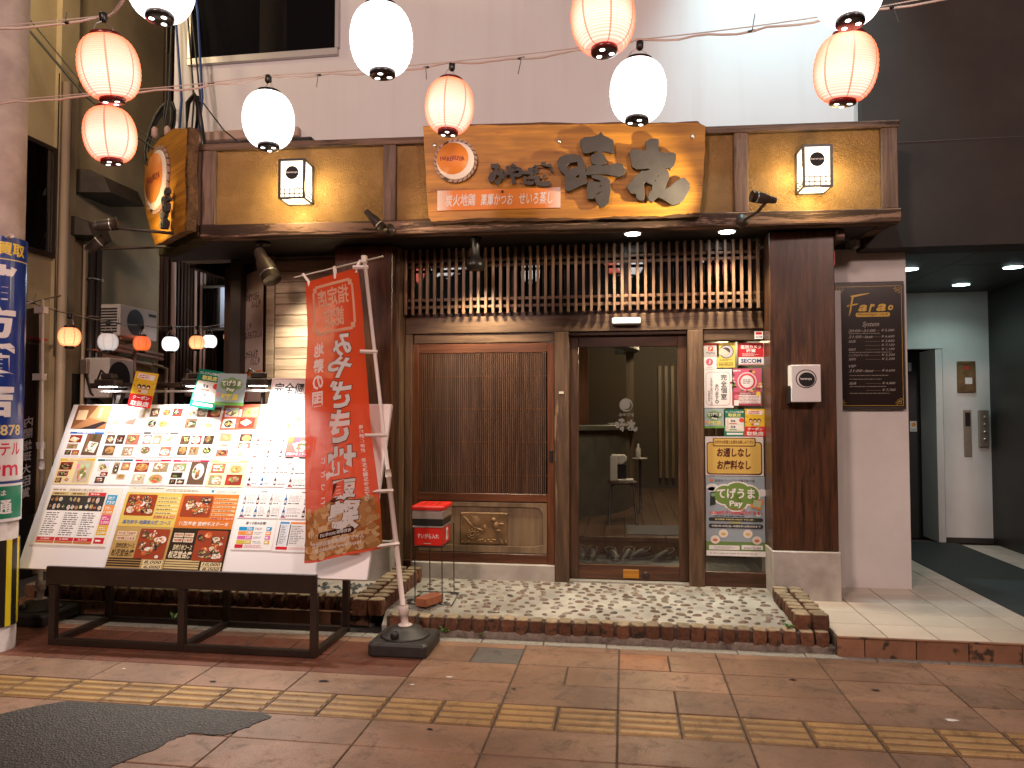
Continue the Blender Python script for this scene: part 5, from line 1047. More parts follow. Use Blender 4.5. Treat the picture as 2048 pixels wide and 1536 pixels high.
p.rect(.02,.05,.26,.085,W2,3); p.lines(.06,.055,.25,.08,3,(.3,.3,.3),4,.4); p.rect(.275,.055,.44,.09,W2,3); p.text('0120-111-550',.295,.060,.425,.075,INK,.015,0,4); p.lines(.03,.012,.44,.03,1,(.4,.4,.4),3,.4)
stick('campaign_poster',p,.653,.395,'tall grey blue campaign poster with a green cloud logo','poster')
# poster on the chamfered corner
p=Pr(.47,1.2,(.55,.43,.38)); HB=(.05,.035,.03)
for k in range(14): a=rnd()*6; p.poly([(.23+.02*math.cos(a),.8),(.23+.5*math.cos(a),.8+.4*math.sin(a)),(.23+.5*math.cos(a+.02),.8+.4*math.sin(a+.02))],(.50,.38,.34),1) if 0 else None
for i,(t_,x,z) in enumerate((('宮崎の豊かな恵み',.03,.93),('ハレしや',.22,.86),('ハレしや',.03,.66),('なおもてなし人',.10,.58),('これからも人生',.02,.40),('ハレしや',.22,.33),('晴夜',.22,.10))): p.text(t_,x,z,x+(.36 if len(t_)>4 else .2 if len(t_)>2 else .1),z+.075,HB,.0,.25,2)
p.rect(.0,.24,.47,.28,(.62,.16,.03),1); p.ell(.12,.06,.05,.05,(.55,.2,.1),16,2)
pv2=p.build('corner_poster',None,(0,0,0),(0,0,0),label='tall pinkish poster with handwritten lines on the shop corner',cat='poster',mat='print_gloss',fn=lambda x,y,z:ch2(.53-x,.004-y if y<0 else -.0-y*.5+.002,1.65+z))
# entrance sensor, club sign board on the white pillar
o=E('door_sensor','white automatic door sensor on the lintel above the entrance','sensor',(.02,6.24,2.27)); G().box(-.094,.138,6.185,6.244,2.275,2.328).build('sensor_body','white_plastic',o,.008,segs=2); BX('sensor_window','metal_black',o,-.08,.124,6.19,6.24,2.268,2.2752)
# ---------------------------------------------------------------- red banner on a water-filled base
bn=E('red_banner','tall red banner on a leaning white pole with mirrored white writing','banner',(-1.42,4.83,0))
PB=Vector((-1.425,4.83,.10)); PT=Vector((-1.755,4.90,2.60))
def pole_at(z): f=(z-PB.z)/(PT.z-PB.z); return PB.lerp(PT,f)
g=G().tube([PB,pole_at(1.15)],.017,12); g.build('lower_pole','pole_white',bn); G().tube([pole_at(1.13),PT],.0125,12).build('upper_pole','pole_white',bn); G().tube([pole_at(1.12),pole_at(1.17)],.021,12).build('pole_joint','cream_plastic',bn)
AT=Vector((-1.60,4.83,2.60)); AE=Vector((-2.40,5.20,2.545)); G().tube([AT,AE],[.006,.005],8).build('cross_rod','cream_plastic',bn); BX('rod_cap','cream_plastic',bn,PT.x-.018,PT.x+.018,PT.y-.018,PT.y+.018,2.575,2.625,.004)
def cloth(u,y,v,W=.6,H=1.93):     # sheet coordinates -> hanging cloth (u to the right as seen by the camera)
    s=1-u/W; t=1-v/H
    tr=Vector((-1.80,4.89,2.545)); tl=Vector((-2.275,5.12,2.49)); br=Vector((-1.568,4.76,.665)); bl=Vector((-1.975,4.52,.625))
    p=tr.lerp(tl,s).lerp(br.lerp(bl,s),t)
    bulge=-.10*math.sin(PI*min(1,s*1.0))*t*t - .06*min(1,s/.14)*t**3
    fold=.010*math.sin(s*9+t*3.0)*(.3+t)+.006*math.sin(t*17+s*4)
    return (p.x+.008*math.sin(t*9),p.y+bulge+fold+y,p.z+.012*math.sin(s*5)*t)
OR=(.62,.072,.022); WH=(.80,.77,.74); TN=(.68,.42,.28)
p=Pr(.6,1.93,None,.001,.0016)
NX,NZ=12,38
for i in range(NX):
    for j in range(NZ): p.rect(.6*i/NX,1.93*j/NZ,.6*(i+1)/NX,1.93*(j+1)/NZ,OR,0)
HL=.007
# framed mark at the top, mirrored writing
for q in (((.11,1.50),(.49,1.52)),((.11,1.855),(.49,1.875)),((.075,1.545),(.097,1.83)),((.503,1.545),(.525,1.83)),((.085,1.512),(.125,1.55)),((.475,1.512),(.515,1.55)),((.085,1.825),(.125,1.863)),((.475,1.825),(.515,1.863))): p.rect(q[0][0],q[0][1],q[1][0],q[1][1],TN)
p.text('指定店',.13,1.70,.47,1.84,TN,.022,.0,1,True); p.text('認定',.19,1.54,.41,1.685,TN,.022,.0,1,True)
for k,ch in enumerate('地鶏の国'): p.text(ch,.075,1.345-k*.118,.18,1.45-k*.118,WH,.03,0,1,True)
def big(ch,a,b,c,d):
    p.text(ch,a-HL,b-HL,c+HL,d+HL,(.10,.03,.02),.052,-.08,1,True); p.text(ch,a,b,c,d,WH,.036,-.08,2,True)
for ch,a,b,c,d in (('み',.28,1.315,.47,1.48),('や',.22,1.165,.47,1.32),('ざ',.25,.955,.46,1.155),('き',.24,.72,.44,.945),('地',.19,.475,.47,.70),('頭',.23,.345,.45,.475),('鶏',.21,.155,.48,.345)): big(ch,a,b,c,d)
for k,ch in enumerate('じとっこ'): p.text(ch,.15,.60-k*.085,.185,.64-k*.085,WH,.03,0,2,True)
for k,ch in enumerate('地域団体商標 第5315957号'):
    if ch!=' ': p.text(ch,.515-.006,.80-k*.032,.541,.826-k*.032,WH,.03,0,1,True)
# simmering chicken photo along the bottom edge
ph=random.Random(4)
for k in range(72):
    i=k%12; p.rect(.05*i,.015+.048*(k//12),.05*(i+1),.015+.048*(k//12)+.048,(.30+.1*ph.random()+.03*(k//12),.13+.05*ph.random(),.035),.2)
for k in range(190):
    x=.03+.54*ph.random(); y=.03+.30*ph.random()**1.25; c=ph.choice([(.60,.36,.16),(.68,.46,.24),(.50,.25,.10),(.40,.18,.07),(.70,.52,.30)]); p.ell(x,y,.018+.03*ph.random(),.013+.018*ph.random(),c,9,.25+.003*k,ph.random()*3)
p.rrect(.13,.132,.43,.172,.018,(.05,.015,.01),2); p.text('有効期限:2020年3月',.15,.140,.41,.164,WH,.02,0,3,True); p.text('みやざき地頭鶏事業協同組合',.08,.088,.50,.118,WH,.012,0,3,True); p.text('http://www mjitokko.jp',.11,.050,.48,.080,WH,.015,0,3,True)
p.build('cloth',bn,(0,0,0),mat='banner_cloth',fn=cloth,cut=.045)
for zt in (2.50,1.93,1.38,1.02,.68):
    c=Vector(cloth(.595,0,max(0,min(1.93,(zt-.665)/(2.5-.665)*1.93)))); q=pole_at(c.z); dd=(q-c); G().tube([c-dd*.5,c,q+Vector((.02,0,0))],[.013]*3,4).build('loop','pole_white',bn)
for f in (.02,.42,.93):
    c=Vector(cloth(.6-.6*f,0,1.925)); q=AT.lerp(AE,.22+.72*f); G().tube([c+Vector((0,0,-.03)),c,q+Vector((0,0,.008))],[.012]*3,4).build('loop','pole_white',bn)
bs=E('banner_base','black plastic water tank base of the red banner','banner base',(-1.42,4.86,0))
def tank(o,cx_,cy_,s=1,lean=(0,0)):
    def rr(h,r_,n=8):
        pts=[]
        for sx,sy,a in ((1,1,0),(-1,1,90),(-1,-1,180),(1,-1,270)):
            for k in range(4): t_=R(a+30*k); pts.append((cx_+sx*(h-r_)+r_*math.cos(t_),cy_+sy*(h-r_)+r_*math.sin(t_)))
        return pts
    g=G(); lv=[(.190*s,.03,.0),(.195*s,.035,.012),(.195*s,.035,.07),(.180*s,.04,.088)]; vs=[]
    for h,r_,z in lv: vs+=[(x,y,z) for x,y in rr(h,r_)]
    fs=[tuple(range(15,-1,-1)),tuple(48+k for k in range(16))]+[(i*16+k,i*16+(k+1)%16,(i+1)*16+(k+1)%16,(i+1)*16+k) for i in range(3) for k in range(16)]
    g.add(vs,fs,0,(1,1,1),False).build('tank','tank_plastic',o,.008,segs=2)
    G().lathe([(.165*s,.086),(.150*s,.100),(.135*s,.103),(.11*s,.135),(.06*s,.152),(.04*s,.155)],28,(cx_,cy_,0)).build('dome','tank_plastic',o)
    G().lathe([(.048,.150),(.046,.158),(.030,.160)],16,(cx_,cy_,0)).build('collar','pole_white',o); L_=lambda z:(cx_+lean[0]*(z-.15),cy_+lean[1]*(z-.15),z); G().tube([L_(.14),L_(.215),L_(.22),L_(.275),L_(.285)],[.024,.024,.035,.035,.028],14).build('socket','pole_white',o)
    k=G().lathe([(.026,0),(.026,.03),(.018,.036)],12,(0,0,0),axis='y'); k.v=[(cx_-.03+x,cy_-.115*s-y,.118+z) for x,y,z in k.v]; k.build('filler_cap','black_plastic',o)
tank(bs,-1.432,4.832,1,(-.132,.028))
# ---------------------------------------------------------------- black banner at the far left
bb=E('black_banner','dark banner with mirrored white writing on a white pole at far left','banner',(-4.36,5.1,0))
G().tube([(-4.34,5.1,.1),(-4.355,5.1,1.15)],.017,12).build('lower_pole','pole_white',bb); G().tube([(-4.355,5.1,1.14),(-4.38,5.1,2.41)],.0125,12).build('upper_pole','pole_white',bb); G().tube([(-4.355,5.1,1.12),(-4.356,5.1,1.2)],.022,12).build('pole_joint','pole_white',bb)
G().tube([(-4.20,5.08,2.435),(-4.98,5.2,2.33)],.006,8).build('cross_rod','pole_white',bb)
def cloth2(u,y,v,W=.6,H=1.7):
    s=1-u/W; t=1-v/H; tr=Vector((-4.41,5.1,2.36)); tl=Vector((-4.95,5.2,2.30)); br=Vector((-4.36,5.06,.80)); bl=Vector((-4.74,5.0,.62)); q=tr.lerp(tl,s).lerp(br.lerp(bl,s),t)
    return (q.x+.02*math.sin(t*6)*s,q.y-.05*math.sin(PI*s)*t+.012*math.sin(s*8+t*4)+y,q.z)
p=Pr(.6,1.7,None,.001,.001)
for i in range(10):
    for j in range(28): p.rect(.06*i,1.7*j/28,.06*(i+1),1.7*(j+1)/28,(.022,.014,.012),0)
for k,ch in enumerate('内閣総理大臣賞'): p.text(ch,.48,.72-k*.095,.555,.80-k*.095,(.45,.40,.38),.02,0,1,True)
for k,ch in enumerate('宮崎牛'): p.text(ch,.06,1.05-k*.32,.36,1.34-k*.32,(.55,.5,.46),.05,-.1,1,True)
p.build('cloth',bb,mat='banner_cloth',fn=cloth2,cut=.06)
for zt in (2.33,1.82,1.3): BX('loop','pole_white',bb,-4.43,-4.35,5.075,5.125,zt-.025,zt+.025)
b2=E('banner_base','black plastic water tank base behind the striped utility pole','banner base',(-4.34,5.1,0)); tank(b2,-4.34,5.1)
# ---------------------------------------------------------------- ashtray stand and brick
az=E('ashtray_stand','red and black smoking ashtray box on a thin wire stand','ashtray',(-1.42,5.58,.14))
X0,X1,Y0,Y1=-1.555,-1.325,5.42,5.70
BX('bin_lower','red_plastic',az,X0+.012,X1-.008,Y0+.01,Y1-.01,.565,.70,.004); BX('rim','steel_bright',az,X0,X1,Y0,Y1,.70,.712,.002); BX('bin_upper','black_plastic',az,X0+.004,X1-.004,Y0+.004,Y1-.004,.712,.762,.003); BX('steel_band','steel_bright',az,X0-.003,X1+.003,Y0-.003,Y1+.003,.762,.825,.006); BX('lid','red_plastic',az,X0-.008,X1+.008,Y0-.008,Y1+.008,.826,.862,.012,segs=2); BX('base_trim','black_plastic',az,X0+.006,X1-.003,Y0+.004,Y1-.004,.553,.566,.003)
g=G()
for i in range(3):
    for j in range(3): g.disc((X0+.065+i*.052,Y0+.075+j*.06,.8625),.013,8,'z')
g.build('ash_hole','metal_black',az)
p=Pr(.2,.12); p.text('すいがら入れ',.02,.05,.185,.088,(.72,.68,.66),.02); p.rect(.07,.012,.125,.018,(.6,.5,.5)); p.build('lettering',az,(X0+.015,Y0+.0095,.568))
p=Pr(.06,.09,(.7,.68,.66)); p.rect(.02,.015,.04,.07,(.05,.05,.05)); p.build('side_label',az,(X1-.0075,Y0+.14,.59),(0,0,R(90)))
for x,y in ((X0+.012,Y0+.02),(X1-.012,Y0+.02),(X0+.06,Y1-.01),(X1+.02,Y1-.01)): G().tube([(x,y,.70),(x+.006,y,.150)],.0042,6).build('leg','metal_black',az)
G().tube([(X0-.03,Y0-.03,.146),(X1+.075,Y0-.02,.146),(X1+.055,Y1+.03,.158),(X0+.0,Y1+.03,.158),(X0-.03,Y0-.03,.146)],.0042,6).build('foot_ring','metal_black',az); G().tube([(X0+.012,Y0+.02,.15),(X1-.012,Y0+.02,.15)],.004,6).build('foot_bar','metal_black',az)
o=G().box(-.105,.105,-.05,.05,0,.06).build('loose_brick','red_brick',None,.004,label='loose orange brick weighing down the ashtray stand',cat='brick'); o.location=(-1.42,5.41,.148); o.rotation_euler=(0,0,R(66))
# ---------------------------------------------------------------- weeds in the joints
def weed(name,x,y,z,lab,s=1,n=9):
    g=G(); rn=random.Random(int(x*100))
    for k in range(n):
        a=rn.random()*6.28; L=s*rn.uniform(.05,.09); e=rn.uniform(.5,1.2); w_=s*.012; d=Vector((math.cos(a)*math.cos(e),math.sin(a)*math.cos(e),math.sin(e))); q=Vector((-math.sin(a),math.cos(a),0))*w_; b=Vector((x,y,z))
        m=b+d*L*.55; t_=b+d*L+Vector((0,0,-.02*s)); g.add([b,m-q,t_,m+q],[(0,1,2,3)])
    g.build(name,'leaf',None,label=lab,cat='weed')
weed('weed_plant',-1.245,5.115,.03,'small green weed between the front bricks below the loose brick'); weed('weed_plant',-.985,5.115,.02,'tiny weed sprig between the front bricks',.6,5); weed('weed_plant',1.06,5.22,.13,'green weed at the corner of the right brick row',.8,10); weed('weed_plant',-3.33,5.22,.0,'faint weed behind the board stand',1.1,8)
# ---------------------------------------------------------------- utility pole with wrapped signs
UX,UY,UR=-4.15,4.42,.165
up_=E('utility_pole','thick concrete utility pole at the left picture edge','utility pole',(UX,UY,0))
G().tube([(UX,UY,0),(UX,UY,7)],[UR,UR-.012],32).build('shaft','concrete_pole',up_)
G().tube([(UX+.13,UY-.08,2.70),(UX+.21,UY-.11,2.70)],[.009,.009],8).build('step_bolt','pole_white',up_); G().tube([(UX+.205,UY-.108,2.70),(UX+.215,UY-.112,2.70)],[.016,.016],8).build('step_bolt_head','pole_white',up_)
def wrap(rad,z0,face):        # u (metres round the pole, 0 at the middle) -> cylinder
    return lambda u,y,v:(UX+(rad-y)*math.sin(u/rad+face),UY-(rad-y)*math.cos(u/rad+face),z0+v)
def arcprint(W,H,base,n=28):
    p=Pr(W,H,None,.002,.0012)
    for k in range(n): p.rect(-W/2+W*k/n,0,-W/2+W*(k+1)/n,H,base,0)
    return p
def bar(p,z0,z1,c,L,W,n=28,a=-.5,b=.5):
    for k in range(n): x0=W*(a+(b-a)*k/n); p.rect(x0,z0,x0+W*(b-a)/n,z1,c,L)
SB=(.012,.035,.20); SW=(.68,.66,.66); SY=(.66,.50,.05); FACE=R(43); W_=1.0
p=arcprint(W_,1.47,SB,36); 
bar(p,1.315,1.322,(.6,.5,.2),1,W_,36); p.text('質・買取',-.185,1.345,.185,1.435,SY,.03,0,1)
for k,ch in enumerate('緒方質店'): p.text(ch,-.125,1.05-k*.258,.125,1.285-k*.258,SW,.045,0,1)
p.text('25・7878',-.19,.165,.185,.235,(.66,.55,.25),.02,0,1)
bar(p,-.13,.14,SW,1,W_,36); bar(p,-.148,-.135,SB,2,W_,36); p.text('観光ホテル',-.18,.03,.185,.125,(.55,.03,.06),.02,0,2); p.text('300m',-.17,-.10,.17,.01,(.55,.03,.06),.015,0,2)
bar(p,-.395,-.15,SW,1,W_,36); bar(p,-.375,-.165,(.01,.18,.10),2,W_,36,-.235,.225); p.text('ここは',-.06,-.225,.09,-.190,SW,.02,0,3); p.text('橘通',-.09,-.345,.13,-.25,SW,.02,0,3)
p.build('wrap_sign',up_,mat='print_gloss',cut=.022,fn=wrap(UR+.012,1.235,FACE),label='blue wrapped pole sign with big white characters')
p=arcprint(W_,.56,(.62,.48,.02),36)
for k in range(11): p.poly([(-.5+k*.092,.0),(-.45+k*.092,0),(-.45+k*.092,.56),(-.5+k*.092,.56)],(.015,.013,.01),1)
p.build('stripe_band',up_,mat='print_gloss',cut=.022,fn=wrap(UR+.008,.16,FACE),label='yellow and black warning stripes round the pole foot')
# ---------------------------------------------------------------- building with the lift hall at the right
hb=E('hall_building','dark building with an open lift hall to the right of the restaurant','building',(3,6.6,0))
BX('fascia','wall_dark',hb,1.906,6.5,6.30,6.6,2.862,9); BX('fascia_joint','wall_black',hb,1.906,6.5,6.296,6.3,3.70,3.706)
BX('white_pier','wall_paint',hb,1.615,2.285,6.50,7.2,.12,2.90,.004)
BX('pier_skirt','wall_paint',hb,1.62,1.76,6.44,6.50,.131,2.55)
for i in range(5):
    for j in range(3): BX('ceiling_panel','hall_ceiling',hb,2.0+i*.9+.003,2.0+(i+1)*.9-.003,6.31+j*.9,6.31+(j+1)*.9-.006,2.875,2.91,.002)
BX('hall_left_wall','wall_paint',hb,2.1,2.28,7.2,9.0,.1,3.0)
bwm='wall_paint'
BX('back_wall',bwm,hb,3.47,3.945,8.85,9.0,.13,2.985); BX('back_wall',bwm,hb,2.28,3.47,8.851,9.0,2.255,2.985); BX('door_reveal',bwm,hb,3.40,3.469,8.86,9.5,.13,2.25); BX('skirting','wall_dark',hb,3.47,3.94,8.842,8.849,.131,.19)
BX('lift_door','wall_black',hb,2.28,3.40,9.30,9.35,.1,2.25); BX('door_notice','white_plastic',hb,3.13,3.30,9.28,9.299,2.03,2.13); 
p=Pr(.075,.12,(.6,.56,.5)); p.ell(.04,.08,.025,.025,(.6,.25,.05),10); p.rect(.01,.01,.065,.03,(.3,.4,.35)); p.build('door_sticker',hb,(3.28,9.298,1.33))
BX('right_wall','wall_black',hb,3.945,4.1,5.9,9.0,.1,3.0)
lp=BX('call_panel','brass',hb,3.612,3.795,8.825,8.85,1.77,2.11,.003,label='brass notice panel with a red lamp'); BX('lamp','red_plastic',lp,3.685,3.72,8.818,8.825,2.02,2.055); BX('label_plate','white_plastic',lp,3.685,3.755,8.815,8.825,1.86,1.93); BX('seam','wall_dark',lp,3.62,3.785,8.822,8.825,2.075,2.079)
lp=BX('call_panel','steel',hb,3.668,3.745,8.835,8.85,1.07,1.575,.002); BX('display','metal_black',lp,3.682,3.732,8.830,8.835,1.40,1.55); G().lathe([(.012,0),(.012,.006)],10,(3.706,0,1.20),axis='y').build('button','steel_bright',lp).location.y=8.828-6.6-0
lp=BX('call_panel','steel',hb,3.815,3.905,8.80,8.85,1.18,1.575,.003)
for k in range(4):
    o=G().lathe([(.016,0),(.014,.012)],12,(3.862,8.787,1.26+k*.08),axis='y').build('button','steel_bright',lp)
for x,y,l in ((2.60,7.32,'left hall ceiling downlight, partly behind the pier'),(3.45,8.30,'rear hall ceiling downlight before the white wall'),(3.50,7.36,'right hall ceiling downlight over the dark wall')):
    o=E('hall_downlight',l,'downlight',(x,y,2.875),0,'lift hall downlights'); G().lathe([(.077,2.864),(.077,2.867)],20,(x,y,0)).build('lens','lamp_cool',o); G().lathe([(.082,2.8675),(.082,2.8745),(.09,2.875)],20,(x,y,0)).build('trim','white_plastic',o)
    lamp('hall_light','SPOT',(x,y,2.85),9,(.74,1,.95),(x,y,0),.06,140,.8)
# nightclub price board on the white pier
cb=E('club_board','black club price board with gold lettering on the white pier','sign',(1.98,6.47,1.56))
BX('panel','metal_brown',cb,1.712,2.252,6.455,6.498,1.575,2.617,.004)
p=Pr(.54,1.04); GL=(.60,.38,.06); GY=(.40,.36,.32); NB=(.020,.012,.010)
p.rect(.012,.022,.528,1.015,NB,.5)
for a,b,c,d in ((.02,.03,.52,.033),(.02,1.003,.52,1.006),(.02,.03,.023,1.006),(.517,.03,.52,1.006)): p.rect(a,b,c,d,GL)
for sx,sz in ((0,0),(1,0),(0,1),(1,1)):
    X=lambda a:.025+a if not sx else .515-a
    Z=lambda a:.036+a if not sz else 1.0-a
    for k in range(4): 
        for t0 in range(0,300,30): a0,a1=R(t0),R(t0+31); r_=.012-.001*k; ox,oz=((.02,.02),(.045,.014),(.014,.045),(.034,.034))[k]; p.poly([(X(ox+r_*math.cos(a0)),Z(oz+r_*math.sin(a0))),(X(ox+r_*math.cos(a1)),Z(oz+r_*math.sin(a1))),(X(ox+r_*.72*math.cos(a1)),Z(oz+r_*.72*math.sin(a1))),(X(ox+r_*.72*math.cos(a0)),Z(oz+r_*.72*math.sin(a0)))],GL)
# brush lettering: F drawn with strokes, the rest in italics
p.poly([(.125,.928),(.15,.935),(.22,.945),(.28,.950),(.265,.942),(.20,.928),(.152,.918),(.140,.86),(.130,.80),(.112,.757),(.118,.80),(.127,.86),(.138,.915)],GL,2); p.poly([(.10,.850),(.15,.862),(.185,.866),(.18,.856),(.14,.848)],GL,2); p.poly([(.095,.845),(.115,.86),(.11,.838)],GL,2)
p.text('a',.185,.80,.255,.855,GL,.03,.35,2); p.text('r',.265,.795,.315,.86,GL,.03,.35,2); p.text('a',.325,.80,.40,.86,GL,.03,.35,2); p.text('o',.415,.805,.455,.85,GL,.03,.3,2)
p.rrect(.165,.755,.43,.790,.016,GL,2); p.text('Nostalgic club',.18,.760,.415,.786,(.10,.05,.01),.008,.2,3); p.text('System',.215,.665,.345,.715,GY,.0,.4,2)
rowsT=[('20:00~21:00','5,500',.635),('21:00~last','6,600',.585),('延長','3,850',.548),('','7,150',.515),('指名料','1,100',.482),('シングルチャージ','2,200',.435),('同伴料','2,200',.402),('VIP','',.345),('21:00~last','6,600',.308),('延長','4,400',.205),('','7,700',.150)]
for a,b,z in rowsT:
    if a: p.text(a,.105,z-.004,.105+.019*max(len(a),3),z+.018,GY,.004,.3,2)
    if b: p.text('¥ '+b,.36,z-.004,.46,z+.018,GY,.004,.3,2); p.rect(.235,z+.004,.35,z+.006,(.25,.2,.15),2)
for z in (.618,.464,.275,.245,.185,.130): p.lines(.11,z-.004,.45,z+.006,1,(.28,.25,.22),2,.5)
p.build('print',cb,(1.712,6.4545,1.575),mat='print_gloss'); G().tube([(1.715,6.45,2.6),(1.718,6.45,2.2),(1.722,6.449,1.8),(1.735,6.449,1.7),(1.738,6.45,1.6)],.003,5).build('cable','cable_white',cb)
# floodlight on an arm high above the canopy, washing the white wall
fl=E('wall_floodlight','small floodlight on an arm high on the white wall','floodlight',(1.2,5.35,6.9)); BX('housing','metal_black',fl,1.08,1.32,5.30,5.42,6.92,7.0,.004); G().tube([(1.2,5.36,6.98),(1.2,6.4,7.1)],.02,8).build('arm','metal_black',fl)
lamp('floodlight_light','SPOT',(1.2,5.37,6.90),300,(.58,.93,1.0),(1.25,6.4,4.35),.06,56,1.)
# ---------------------------------------------------------------- beige building along the alley
ab=E('beige_building','stained beige building wall with pipes and vents along the alley','building',(-5.8,7.5,0))
BX('wall','wall_beige',ab,-6.2,-5.6,5.2,8.37,0,9.)
BX('pilaster','wall_beige',ab,-5.602,-5.54,6.62,6.86,0,6.0)
wd=BX('window','metal_black',ab,-5.61,-5.575,6.10,6.60,3.11,4.14,label='dark window with a louvred frame'); G().box(-5.575,-5.555,6.08,6.62,3.08,3.12).box(-5.575,-5.555,6.08,6.62,4.13,4.17).box(-5.574,-5.556,6.57,6.615,3.12,4.13).build('frame','metal_brown',wd); BX('pane','glass_dim',wd,-5.574,-5.570,6.1,6.57,3.12,4.13)
BX('doorway','wall_black',ab,-5.61,-5.58,6.15,6.45,0,2.2); BX('doorway','wall_black',ab,-5.61,-5.585,6.9,7.05,0,1.95)
BX('awning_bar','red_plastic',ab,-5.60,-5.52,6.30,6.50,2.24,2.26)
def hood(y0,y1,z0,z1,d):
    h=E('vent_hood',None,None); h.parent=ab; del h['wl']
    pr=[(0,z1),(d*.45,z1-.02),(d*.8,z1-(z1-z0)*.35),(d,z0),(0,z0+.02)]
    g=G(); n=len(pr); vs=[(-5.6+a,y0,z) for a,z in pr]+[(-5.6+a,y1,z) for a,z in pr]; g.add(vs,[tuple(range(n)),tuple(range(2*n-1,n-1,-1))]+[(i,(i+1)%n,n+(i+1)%n,n+i) for i in range(n) if i!=3]); g.build('hood_shell','hood_metal',h,.004); G().add([(-5.59,y0+.01,z0+.012),(-5.6+d-.01,y0+.01,z0+.004),(-5.6+d-.01,y1-.01,z0+.004),(-5.59,y1-.01,z0+.012)],[(0,1,2,3)]).build('hood_mouth','wall_black',h)
hood(6.90,7.45,3.80,4.06,.42); hood(6.80,7.10,3.34,3.55,.30)
def pipe(pts,r,m='pipe_beige'): return G().tube(pts,r,8).build('pipe',m,ab)
pipe([(-5.50,6.66,0),(-5.50,6.66,4.85)],.045); pipe([(-5.55,7.02,1.2),(-5.55,7.02,3.3)],.018); pipe([(-5.54,7.12,1.1),(-5.54,7.12,3.32)],.035,'pipe_dark'); pipe([(-5.52,7.19,1.1),(-5.52,7.19,3.34)],.035,'pipe_dark')
for z in (2.95,2.55,2.2): G().box(-5.6,-5.49,7.08,7.23,z,z+.015).build('pipe_clip','steel',ab)
for k,z in enumerate((2.30,2.25,2.16)): pipe([(-5.52,7.25,z),(-5.50,7.6,z-.02),(-5.52,7.95,z-.04),(-5.5,8.3,z-.06)],.022,'pipe_pink' if k<2 else 'pipe_beige')
pipe([(-5.5,8.1,2.12),(-5.48,8.35,2.08),(-5.48,8.36,1.3)],.025,'pipe_beige'); pipe([(-5.48,7.75,2.24),(-5.48,7.75,1.45),(-5.48,7.55,1.42)],.022,'pipe_pink')
G().box(-5.6,-5.57,7.55,8.2,1.60,1.95).build('louvre_window','hood_metal',ab)
for k in range(6): BX('louvre','glass_dim',ab,-5.57,-5.55,7.56,8.19,1.62+k*.055,1.655+k*.055)
BX('junction_box','steel',ab,-5.57,-5.49,7.0,7.12,1.95,2.10,.005)
pipe([(-5.50,7.0,1.95),(-5.45,7.02,1.75),(-5.42,7.2,1.62),(-5.42,7.45,1.62),(-5.45,7.5,1.8)],.010,'cable_black'); pipe([(-5.5,6.55,4.9),(-5.52,6.58,3.2),(-5.53,6.6,2.1)],.006,'cable_black')
# air conditioners
def ac(y0,y1,z0,z1,lab,big=True):
    o=E('air_conditioner',lab,'air conditioner',(-5.45,(y0+y1)/2,z0)); BX('case','ac_white',o,-5.56,-5.27,y0,y1,z0,z1,.012)
    cy_=y0+(y1-y0)*.40; cz=(z0+z1)/2
    G().disc((-5.268,cy_,cz),(z1-z0)*.42,28,'x').build('fan_opening','grille_dark',o); g=G()
    for k in range(1,7): g.lathe([((z1-z0)*.42*k/6,0),((z1-z0)*.42*k/6+.002,.003)],24,(-5.266,cy_,cz),axis='x')
    g2=G()
    for k in range(9): g2.box(-5.55+.005,-5.30,y0-.004,y0+.001,z0+.04+k*.03,z0+.058+k*.03)
    if big: g2.build('side_grille','grille_dark',o); BX('top_slot','grille_dark',o,-5.2699,-5.267,y1-.16,y1-.03,z1-.075,z1-.045); BX('wall_bracket','steel',o,-5.6,-5.30,y0+.05,y0+.08,z0-.03,z0-.004); BX('wall_bracket','steel',o,-5.6,-5.30,y1-.1,y1-.07,z0-.03,z0-.004)
    return o
ac(7.20,7.85,2.36,2.70,'wall mounted air conditioner outdoor unit above the alley lanterns')
b=ac(7.05,7.45,1.70,2.12,'second outdoor unit low on the alley wall behind the menu board',False)
# darker buildings deeper in the alley
db=E('alley_building','dark brown corrugated building deeper in the alley','building',(-5.4,9,0))
BX('wall','wall_brown',db,-6.2,-5.56,8.38,9.6,0,9.)
for k in range(16): BX('corrugation','wall_brown',db,-5.56,-5.52,8.40+k*.075,8.435+k*.075,0,6)
for y,r_,m in ((8.47,.03,'pipe_pink'),(8.95,.018,'pipe_pink'),(9.08,.018,'pipe_pink'),(9.16,.018,'pipe_pink')): G().tube([(-5.48,y,1.4),(-5.48,y+.01,2.4),(-5.48,y,3.4)],r_,8).build('pipe',m,db)
BX('meter_box','pipe_pink',db,-5.52,-5.40,8.78,8.98,1.75,2.05,.02)
BX('far_wall','wall_dark',db,-6.2,-3.7,11.6,11.8,0,9.); BX('far_shutter','wall_beige',db,-6.0,-4.4,11.5,11.59,.0,2.4)
sg=E('alley_sign','pale lit shop sign with a red letter hanging in the alley','sign',(-5.1,9,2.4)); BX('case','hood_metal',sg,-5.42,-4.5,9.0,9.2,2.62,3.20,.01)
p=Pr(.62,.52,(.42,.46,.55)); p.text('B',.10,.24,.30,.48,(.5,.10,.08),.01,0,2); p.text('カラオケ',.10,.16,.5,.23,INK,.01,0,2); p.lines(.12,.05,.5,.13,2,(.3,.3,.35),2); p.build('sign_face',sg,(-5.16,8.996,2.65),mat='print_gloss'); BX('side_face','glass_dim',sg,-5.40,-5.18,8.985,8.999,2.66,3.16)
lamp('alley_sign_light','POINT',(-4.95,8.7,3.1),3.0,(.8,.9,1),size=.05)
